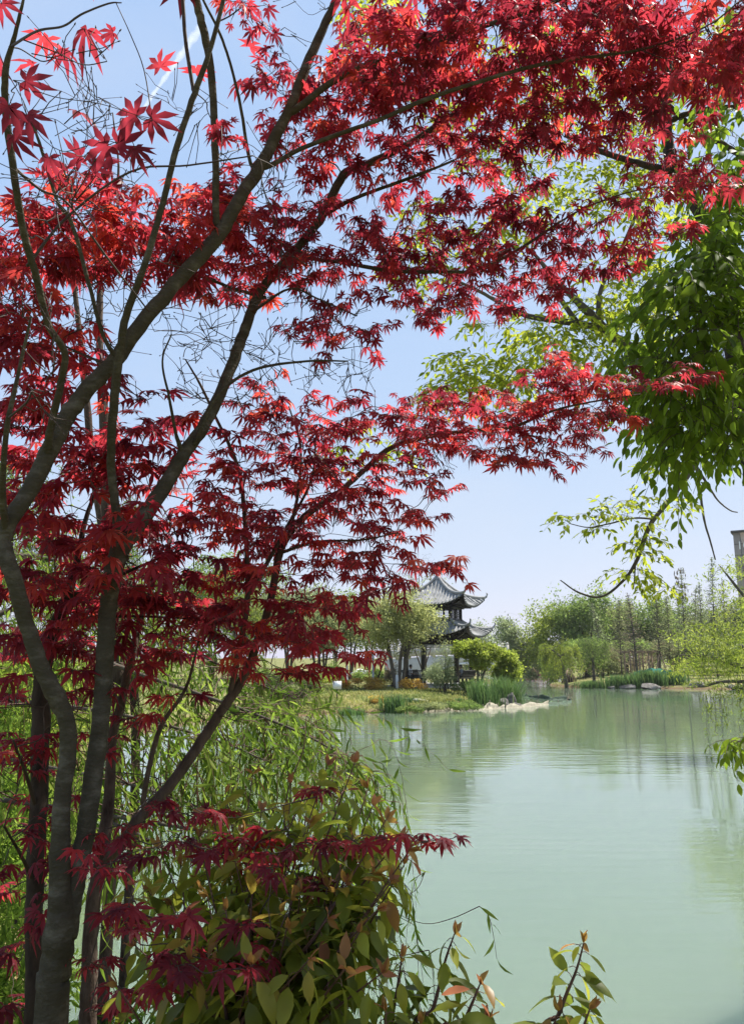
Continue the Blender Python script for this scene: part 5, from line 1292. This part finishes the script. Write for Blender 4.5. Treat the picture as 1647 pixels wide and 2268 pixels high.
def broadleaf(name, label, limbs, sets, mat, bark, over=(), lf=.09, dens=1.5):
    p = P(*limbs[0][0][:3]); z = gz(p[0], p[1]); root = empty(name, (p[0], p[1], z), label, 'tree'); wd = Wood(); fm = MB()
    for k, l in enumerate(limbs):
        pts = [P(a, b2, c) for a, b2, c, e in l]; r = [.5 * e * c / FOC for a, b2, c, e in l]
        if k == 0: pts = [np.array((pts[0][0] + .1, pts[0][1], z - .1))] + pts; r = [r[0] * 1.3] + r
        wd.limb(pts, r, 12 if max(r) > .03 else 7, 6, .12)
    for data, leaf, tn, dr, zr, npr in sets: foliate(wd, fm, data, leaf, tn, dr, zr, mode=spray_alt, n_pairs=npr, dens=dens)
    for x0, y0, z0, rr, n in over:  # added leaf masses high out of view, put in to cast shade below
        q = np.array((x0, y0, z0)) + rng.normal(0, 1, (n, 3)) * np.array((rr, rr, rr * .35))
        put_leaves(fm, ELLIPSE, q, rng.normal(0, 1, (n, 3)) * (1, 1, .4) + (0, 0, -.4), rng.normal(0, .4, (n, 3)) + (0, 0, 1), lf * rng.uniform(.8, 1.6, n), rng.uniform(.2, .8, n))
        wd.attach(np.array((x0, y0, z0)), .006, 5, rmax=.02)
    wd.big.build('trunk', bark, root, smooth=True); wd.small.build('twigs', M_TWIG, root); fm.build('crown', mat, root)
    return root

NR = [[(1760, 2100, 3.9, 110), (1740, 1500, 3.9, 100), (1700, 1100, 3.9, 90), (1652, 930, 3.9, 70), (1625, 760, 3.95, 50), (1600, 580, 4.0, 40), (1545, 462, 4.05, 34), (1482, 345, 4.1, 30), (1474, 190, 4.15, 26), (1482, 60, 4.2, 20), (1490, -80, 4.2, 14)],
      [(1488, 380, 4.08, 20), (1440, 368, 4.1, 18), (1380, 352, 4.15, 16), (1312, 328, 4.2, 13), (1250, 300, 4.25, 8)],
      [(1478, 270, 4.12, 16), (1520, 252, 4.1, 14), (1580, 240, 4.05, 14), (1645, 232, 4.0, 12), (1720, 200, 3.9, 8)],
      [(1480, 235, 4.12, 16), (1509, 262, 4.2, 15), (1560, 300, 4.3, 14), (1607, 324, 4.4, 14), (1680, 372, 4.5, 12)],
      [(1640, 850, 3.9, 24), (1560, 780, 3.7, 14), (1500, 700, 3.5, 8)], [(1650, 730, 3.9, 16), (1570, 696, 3.6, 10), (1520, 682, 3.4, 6)]]
DKR = blobs("""1620,300,50,70,9,3.6 1625,430,40,80,11,3.5 1600,540,60,70,13,3.4 1540,560,60,50,9,3.4 1500,620,45,50,8,3.3 1590,640,70,70,14,3.3 1520,700,70,50,12,3.3 1600,760,60,70,13,3.3 1510,790,70,50,11,3.3 1590,860,60,60,12,3.4
1500,870,80,40,10,3.4 1440,860,50,30,5,3.5 1540,930,80,40,10,3.5 1620,960,30,30,4,3.5 1480,940,40,25,5,3.5 1560,990,40,20,3,3.6 1640,620,30,90,9,3.2 1640,900,25,60,6,3.2 1580,200,60,60,6,3.8 1640,200,40,60,6,3.7 1570,420,50,50,6,3.6
1400,800,50,30,5,3.6 1440,780,50,30,5,3.6 1450,700,30,30,3,3.5 1500,1010,40,15,3,3.6""")
SPG = blobs("""1622,1640,14,12,2,2.7 1630,1668,12,14,2,2.7 1650,1640,20,26,3,2.7""")
broadleaf('broadleaf_tree', 'dense dark green broadleaved tree along the right edge', NR + [[(1740, 1500, 3.9, 20), (1700, 1590, 3.2, 10), (1660, 1630, 2.8, 5)]],
  [(DKR, .082, (.15, .75), (.4, 1.3), .3, 7), (SPG, .058, (.55, .9), (.4, 1.2), .06, 4)], M_DEEP, M_BARK_DARK,
  over=[(4.2, 1.6, 7.2, .9, 520), (3.0, .4, 7.6, 1.0, 560), (3.4, 2.8, 6.6, .8, 420), (2.2, -1.4, 7.4, 1.0, 560), (4.6, -.4, 7.6, 1.0, 520), (1.6, 1.4, 6.6, .7, 300)], lf=.11)

FR = [[(1800, 2000, 6.5, 90), (1760, 1400, 6.5, 80), (1720, 1080, 6.4, 66), (1660, 945, 6.3, 46), (1600, 885, 6.3, 38), (1500, 830, 6.3, 34), (1440, 795, 6.3, 30), (1370, 755, 6.3, 24), (1325, 715, 6.3, 22), (1270, 660, 6.3, 16), (1240, 630, 6.3, 13), (1180, 560, 6.3, 8)],
      [(1372, 756, 6.3, 20), (1310, 724, 6.35, 17), (1250, 712, 6.4, 15), (1170, 700, 6.5, 13), (1110, 672, 6.6, 10), (1050, 640, 6.7, 7), (960, 600, 6.8, 4)],
      [(1275, 712, 6.38, 14), (1240, 660, 6.4, 12), (1215, 600, 6.4, 9)],
      [(1325, 715, 6.3, 14), (1330, 640, 6.4, 10), (1380, 540, 6.4, 8), (1420, 440, 6.4, 6)],
      [(1520, 935, 6.2, 18), (1500, 930, 6.2, 16), (1437, 905, 6.2, 14), (1350, 915, 6.2, 12), (1290, 918, 6.25, 10), (1247, 908, 6.3, 6)],
      [(1630, 940, 5.9, 22), (1600, 946, 5.6, 20), (1560, 955, 5.5, 18), (1540, 975, 5.4, 17), (1538, 1027, 5.4, 13), (1484, 1104, 5.4, 11), (1437, 1166, 5.4, 10), (1406, 1248, 5.4, 8), (1370, 1295, 5.4, 6), (1328, 1322, 5.4, 5), (1280, 1312, 5.4, 4), (1240, 1285, 5.4, 2.5)],
      [(1540, 1030, 5.4, 7), (1548, 1080, 5.4, 6), (1558, 1150, 5.4, 5), (1572, 1200, 5.4, 4), (1583, 1240, 5.4, 3)],
      [(1542, 1036, 5.4, 7), (1570, 1080, 5.4, 5), (1590, 1110, 5.4, 4), (1615, 1130, 5.4, 3), (1632, 1135, 5.4, 2.5)],
      [(1450, 1150, 5.4, 5), (1400, 1148, 5.35, 4), (1340, 1162, 5.3, 3.5), (1300, 1168, 5.3, 2.5), (1262, 1160, 5.3, 2)],
      [(1406, 1245, 5.4, 4), (1404, 1280, 5.4, 3), (1402, 1305, 5.4, 2)]]
YL = blobs("""780,60,30,40,4,7.2 800,20,40,25,4,7.2 860,40,60,40,6,7.2 1000,220,60,60,9,7.0 1100,120,60,50,9,7.0 1180,330,60,50,9,6.9 1230,240,60,50,9,6.9 1060,320,60,50,7,7.0 1300,200,60,60,9,6.8 1240,100,60,60,8,6.9 1380,330,70,60,10,6.7 1420,250,50,50,8,6.7
1300,400,60,50,9,6.7 1190,430,50,40,7,6.8 1150,490,50,40,7,6.8 1090,360,50,40,6,6.9 1000,570,70,30,7,6.9 930,610,50,25,5,6.9 900,560,40,25,4,6.9 1060,520,50,30,5,6.9 1370,450,60,50,8,6.6 1450,420,50,60,8,6.5 1420,560,50,40,7,6.6
1370,620,80,45,11,6.5 1300,690,60,35,8,6.5 1420,680,60,40,8,6.4 1250,740,80,35,9,6.4 1330,770,80,35,10,6.4 1170,770,60,40,9,6.4 1080,820,80,35,10,6.5 1000,840,50,26,7,6.5 1060,850,60,20,6,6.5 1130,850,50,20,6,6.5 1020,795,40,15,4,6.5 970,870,25,14,3,6.5
1180,720,50,25,5,6.5 1030,690,15,12,1,6.6 1075,717,20,10,2,6.6 960,515,40,25,4,6.9 880,1000,30,15,3,6.8 740,990,20,12,2,6.8 810,940,30,15,2,6.8 1560,140,70,60,8,6.2 1600,90,50,50,6,6.2 1500,120,50,60,7,6.3 1350,100,50,60,7,6.6 1160,200,60,50,7,6.9 1500,480,40,40,5,6.4 940,460,40,25,4,6.9""")
HG = blobs("""1250,1152,20,14,3,5.3 1310,1140,30,12,3,5.3 1345,1122,25,14,3,5.3 1390,1130,40,20,4,5.35 1400,1105,30,15,3,5.4 1480,1105,35,14,3,5.4 1500,1120,20,12,2,5.4 1440,1030,25,12,3,5.4 1475,1030,30,14,3,5.4 1425,1165,25,14,2,5.4
1440,1195,28,20,4,5.4 1430,1225,28,18,4,5.4 1400,1205,20,12,2,5.4 1375,1270,28,10,3,5.4 1430,1280,30,14,4,5.4 1465,1300,28,10,3,5.4 1410,1262,20,12,2,5.4 1320,1165,30,8,2,5.3""")
broadleaf('broadleaf_tree', 'sunlit yellow green broadleaved tree reaching left with a low hanging bough', FR,
  [(YL, .085, (.25, .95), (.1, .7), .5, 7), (thin(HG, .7), .064, (.35, .95), (.1, .7), .15, 5)], M_YELLOW, M_BARK_GREY, dens=2.1)

# yellow green tree overhanging the water at the right edge, middle distance
def overhang():
    d = 21.0; q = P(1760, 1458, d); z = gz(q[0], q[1]); root = empty('bankside_tree', (q[0], q[1], max(z, 0)), 'feathery yellow green tree overhanging the water at the right edge', 'tree'); wd = Wood(); fm = MB()
    wd.limb([(q[0], q[1], -.3), P(1740, 1560, d), P(1700, 1480, d), P(1640, 1430, d)], [.16, .14, .10, .05], 8)
    wd.limb([P(1720, 1500, d), P(1690, 1380, d), P(1630, 1300, d), P(1590, 1250, d)], [.09, .06, .04, .012], 7)
    wd.limb([P(1700, 1500, d), P(1620, 1470, d), P(1560, 1455, d), P(1500, 1450, d)], [.07, .05, .03, .012], 7)
    wd.limb([P(1700, 1510, d), P(1600, 1510, d), P(1560, 1520, d), P(1520, 1522, d)], [.06, .04, .03, .01], 7)
    D = blobs("""1530,1420,40,20,8 1570,1440,50,30,14 1620,1420,50,30,14 1600,1470,60,25,14 1540,1475,40,18,8 1510,1480,25,12,4 1580,1500,60,18,10 1640,1480,30,40,12 1560,1390,40,18,6 1620,1370,40,25,8 1640,1330,25,25,6 1600,1310,30,25,3 1625,1280,25,30,4 1580,1260,20,15,2 1640,1230,15,30,3 1640,1530,20,15,4""")
    for px, py, rx, ry, n in D:
        for k in range(int(n * 1.5)):
            t = P(px + rng.uniform(-rx, rx), py + rng.uniform(-ry, ry), d + rng.uniform(-1.2, 1.2)); wd.attach(t, .006, 4, rmax=.03, up=.05)
            puff_leaves(fm, t, .17, 30, .11, rng.uniform(.2, .9), .35, .35, THIN)
    for k in range(13):                                  # hanging streamers
        t = P(rng.uniform(1560, 1650), rng.uniform(1500, 1545), d + rng.uniform(-1, 1)); L = rng.uniform(.4, 1.5)
        L = min(L, t[2] - .1)
        if L < .15: continue
        ln = np.array([t - (0, 0, L * s) + rng.normal(0, .03, 3) for s in np.linspace(0, 1, 8)]); wd.small.tube(ln, .006, 3, cap=False)
        for c in ln: puff_leaves(fm, c, .06, 5, .10, .5, 1, .8, THIN)
    wd.big.v += wd.small.v; o = wd.big.n; wd.big.f += [f + o for f in wd.small.f]; wd.big.t += wd.small.t
    wd.big.build('trunk', M_BARK_GREY, root); fm.build('crown', M_F_LIME, root)
overhang()

# ------------------------------------------------------------------ willow hanging in front of the water
def near_willow():
    d0 = 4.4; x, y = P(-160, 1458, d0)[:2]; z = gz(x, y); root = empty('willow_tree', (x, y, z), 'near weeping willow with narrow drooping leaves hanging over the water at lower left', 'tree'); wd = Wood(); fm = MB()
    wd.limb([(x, y, z - .1), P(-150, 1700, d0), P(-120, 1450, d0), P(-60, 1250, d0)], [.12, .11, .09, .05], 10)
    arcs = [[(-120, 1480, d0, 20), (120, 1440, 4.2, 14), (330, 1500, 4.0, 10), (560, 1580, 3.8, 7), (700, 1640, 3.7, 5), (770, 1690, 3.6, 3), (800, 1740, 3.6, 2)],
            [(-130, 1550, d0, 16), (100, 1560, 4.0, 11), (300, 1590, 3.8, 8), (480, 1640, 3.7, 5), (600, 1690, 3.6, 3)],
            [(-100, 1400, d0, 16), (80, 1340, 4.6, 12), (280, 1380, 4.6, 9), (440, 1450, 4.6, 6), (560, 1510, 4.5, 4), (640, 1540, 4.4, 2.5)],
            [(-60, 1250, d0, 14), (60, 1230, 4.9, 10), (220, 1270, 5.0, 7), (380, 1330, 5.0, 5), (520, 1400, 5.0, 3)],
            [(-140, 1650, d0, 14), (60, 1690, 4.0, 9), (260, 1730, 3.6, 7), (420, 1780, 3.4, 5), (520, 1830, 3.3, 3)],
            [(-140, 1750, d0, 14), (200, 1800, 3.6, 9), (500, 1850, 3.2, 7), (700, 1890, 3.0, 5), (800, 1930, 2.9, 3), (850, 1985, 2.9, 2), (868, 2020, 2.9, 1.5)],
            [(200, 1800, 3.6, 8), (520, 1950, 3.1, 6), (720, 2030, 2.9, 4), (790, 2080, 2.8, 2), (812, 2150, 2.8, 1.2)]]
    for a in arcs: wd.limb([P(*q[:3]) for q in a], [.5 * q[3] * q[2] / FOC for q in a], 6, 7, .05)
    nodes = [np.vstack([p]) for p in wd.p[1:]]
    per = [150, 130, 150, 110, 100, 34, 28]
    for k, nd in enumerate(nodes):
        for j in range(per[k]):
            t = rng.random() ** .8; i2 = min(int(t * (len(nd) - 1)), len(nd) - 2); s0 = nd[i2] + (nd[i2 + 1] - nd[i2]) * rng.random() + rng.normal(0, .10, 3) * (1, 2.5, .5)
            L = rng.uniform(.22, .75) * (1.0 if k < 5 else .5); n = max(5, int(L / .035)); u = np.linspace(0, 1, n)[:, None]; out = unit(np.array((rng.normal(.5, .6), rng.normal(0, .6), 0)))
            pth = s0 + out * (np.sqrt(u) * L * .35) + np.array((0, 0, 1.0)) * (.10 * np.sin(u * 3) - u ** 1.3) * L
            if k in (0, 2) and t < .6 and rng.random() < .2: pth = s0 + out * (u * L) + np.array((0, 0, 1.0)) * (.35 * u - .7 * u * u) * L
            wd.attach(s0, .0015, 4, rmax=.004, add=False); wd.small.tube(pth, np.linspace(.0016, .0007, n), 3, cap=False)
            sg = np.where(np.arange(n) % 2, 1, -1)[:, None]; tg = unit(np.gradient(pth, axis=0)); sd = unit(np.cross(tg, rng.normal(0, 1, 3)))
            axx = tg * .8 + sd * sg * .55 + rng.normal(0, .2, (n, 3)) + (0, 0, -.35)
            put_leaves(fm, WILLOW, pth, axx, rng.normal(0, 1, (n, 3)), rng.uniform(.055, .105, n) * (1 if k < 5 else .75), np.clip(rng.uniform(.1, .9) + rng.normal(0, .12, n), 0, 1))
    wd.big.build('trunk', M_BARK_GREY, root, smooth=True); wd.small.build('twigs', M_STEM_RED, root); fm.build('crown', M_WILLOW, root)
near_willow()

# ------------------------------------------------------------------ broadleaved shrubs at the lower edge
def shrub(label, stems, leaf, group=None, gapk=.135):
    """stems: list of px polylines (px,py,depth); leaves along the upper part, reddish towards the tip"""
    p = P(*stems[0][0]); root = empty('broadleaf_shrub', (p[0], p[1], gz(p[0], p[1])), label, 'shrub', group); sm, fm = MB(), MB()
    for st in stems:
        pts = [P(*q) for q in st]; base = pts[0].copy(); g = gz(base[0], base[1]); base[2] = min(g - .05, base[2] - .1)
        path = smooth_path([base] + pts, 8); n = len(path); sm.tube(path, np.linspace(.006, .0013, n), 6)
        seg = np.linalg.norm(np.diff(path, axis=0), axis=1); cum = np.concatenate([[0], np.cumsum(seg)]); tot = cum[-1]
        start = max(cum[8] if n > 8 else 0, tot - .75); ds = np.arange(start, tot, leaf * gapk)
        pos, ax, nr, sz, tn = [], [], [], [], []; a0 = rng.uniform(0, 6.28)
        for j, s in enumerate(ds):
            f = (s - start) / (tot - start + 1e-6); c = np.array([np.interp(s, cum, path[:, q]) for q in range(3)]); i2 = min(np.searchsorted(cum, s), n - 1); tg = unit(path[i2] - path[max(i2 - 1, 0)])
            a = a0 + j * 2.4 + rng.normal(0, .3); e1 = unit(np.cross(tg, (.3, .2, .93))); e2 = np.cross(tg, e1); o = (e1 * math.cos(a) + e2 * math.sin(a)) * (1, .6, 1)
            o = unit(o + tg * rng.uniform(.2, .7) + (0, 0, -rng.uniform(.25, 1.3) * (1 - .35 * f))); pt = c + o * leaf * .2
            sm.tube(np.array([c, (c + pt) / 2 + (0, 0, .003), pt]), .0009, 3, cap=False)
            o2 = unit(o + (0, 0, -rng.uniform(.1, .8)))
            pos.append(pt); ax.append(o2); nr.append(np.array((0, 0, 1.0)) + o * .6 + rng.normal(0, .45, 3)); sz.append(leaf * rng.uniform(.75, 1.15) * (1 - .4 * max(0, f - .75) / .25)); tn.append(np.clip(rng.normal(.34, .15) + (.42 * max(0, f - .72) / .28), 0, 1) if rng.random() > .03 else rng.uniform(.75, .95))
        for k in range(4):
            pos.append(path[-1]); o = unit(tg + rng.normal(0, .5, 3)); ax.append(o); nr.append(rng.normal(0, 1, 3)); sz.append(leaf * .35); tn.append(rng.uniform(.85, 1))
        put_leaves(fm, ELLIPSE, pos, ax, nr, sz, tn)
    sm.build('stems', M_STEM_RED, root, smooth=True); fm.build('leaves', M_SHRUB, root)
def fan(base, tips, dep):
    out = []
    for px, py, dd in tips:
        bx = base[0] + rng.uniform(-60, 60); d0 = dep + rng.uniform(-.15, .15)
        mid = (bx * .5 + px * .5 + rng.uniform(-30, 30), (base[1] + py) / 2 - rng.uniform(-20, 50), (d0 + dd) / 2)
        out.append([(bx, base[1], d0), mid, (px, py, dd)])
    return out
S1 = fan((540, 2420), [(725, 1695, 2.0), (645, 1735, 2.1), (815, 1745, 1.8), (855, 1815, 1.75), (470, 1805, 2.1), (580, 1795, 2.0), (685, 1825, 1.9), (785, 1855, 1.8), (540, 1845, 2.0), (905, 1885, 1.65), (865, 1955, 1.65), (645, 1995, 1.7), (500, 2015, 1.75), (380, 2005, 1.9), (420, 2125, 1.6), (725, 1965, 1.7), (785, 1690, 1.9), (825, 1785, 1.8), (755, 1805, 1.9), (675, 1755, 2.1), (560, 1715, 2.2), (500, 1755, 2.2), (885, 1855, 1.7), (715, 1885, 1.8), (600, 1855, 1.9), (520, 1905, 1.9), (440, 1855, 2.0), (400, 1915, 2.0),
     (350, 1875, 2.1), (330, 1975, 2.0), (280, 1955, 2.1), (460, 1985, 1.8), (560, 1965, 1.8), (665, 1975, 1.7), (765, 1955, 1.7), (825, 1935, 1.7), (725, 2035, 1.6), (635, 2055, 1.6), (520, 2065, 1.7), (420, 2075, 1.7), (795, 2065, 1.6), (685, 2125, 1.5), (560, 2135, 1.5), (470, 2145, 1.6), (380, 2155, 1.6), (765, 2145, 1.5), (300, 2095, 1.8), (835, 2015, 1.6), (260, 2185, 1.7), (845, 2155, 1.5), (895, 1915, 1.7)], 1.7)
shrub('dense olive green shrub with a few coppery young leaves at the lower centre', S1, .084, None, .19)
shrub('leafy shrub shoots with bronze tips at the bottom left of the open water', [[(850, 2400, 1.6), (868, 2260, 1.6), (884, 2160, 1.6), (889, 2120, 1.6)], [(900, 2420, 1.6), (960, 2230, 1.62), (985, 2130, 1.64), (1006, 2068, 1.64)], [(960, 2420, 1.55), (1020, 2280, 1.55), (1050, 2210, 1.55), (1062, 2180, 1.55)], [(820, 2420, 1.5), (850, 2300, 1.5), (855, 2240, 1.5)], [(980, 2420, 1.5), (1060, 2300, 1.5), (1080, 2260, 1.5)], [(900, 2420, 1.5), (925, 2330, 1.5), (930, 2270, 1.5)]], .074, 'shrub shoots at the bottom edge', .10)
shrub('single leafy shrub shoot with a bronze tip at the bottom centre right', [[(1190, 2430, 1.65), (1240, 2240, 1.65), (1275, 2150, 1.66), (1292, 2088, 1.66)], [(1230, 2430, 1.6), (1285, 2290, 1.6), (1305, 2235, 1.6)], [(1180, 2430, 1.62), (1215, 2310, 1.62), (1235, 2240, 1.62)], [(1200, 2430, 1.6), (1250, 2330, 1.6), (1262, 2290, 1.6)]], .076, 'shrub shoots at the bottom edge', .10)

# ------------------------------------------------------------------ thin spring haze over the lake
hz_m = bpy.data.materials.new('thin_haze'); nt, new, link = nodes_of(hz_m)
pv = new('ShaderNodeVolumePrincipled'); pv.inputs['Density'].default_value = .0002; pv.inputs['Color'].default_value = (.93, .95, .97, 1); pv.inputs['Anisotropy'].default_value = .2
o = new('ShaderNodeOutputMaterial'); link(pv.outputs[0], o.inputs['Volume'])
b = MB(); b.box((10, 90, 17), (260, 260, 38)); hz_o = b.build('haze', hz_m); tag(hz_o, kind='stuff')
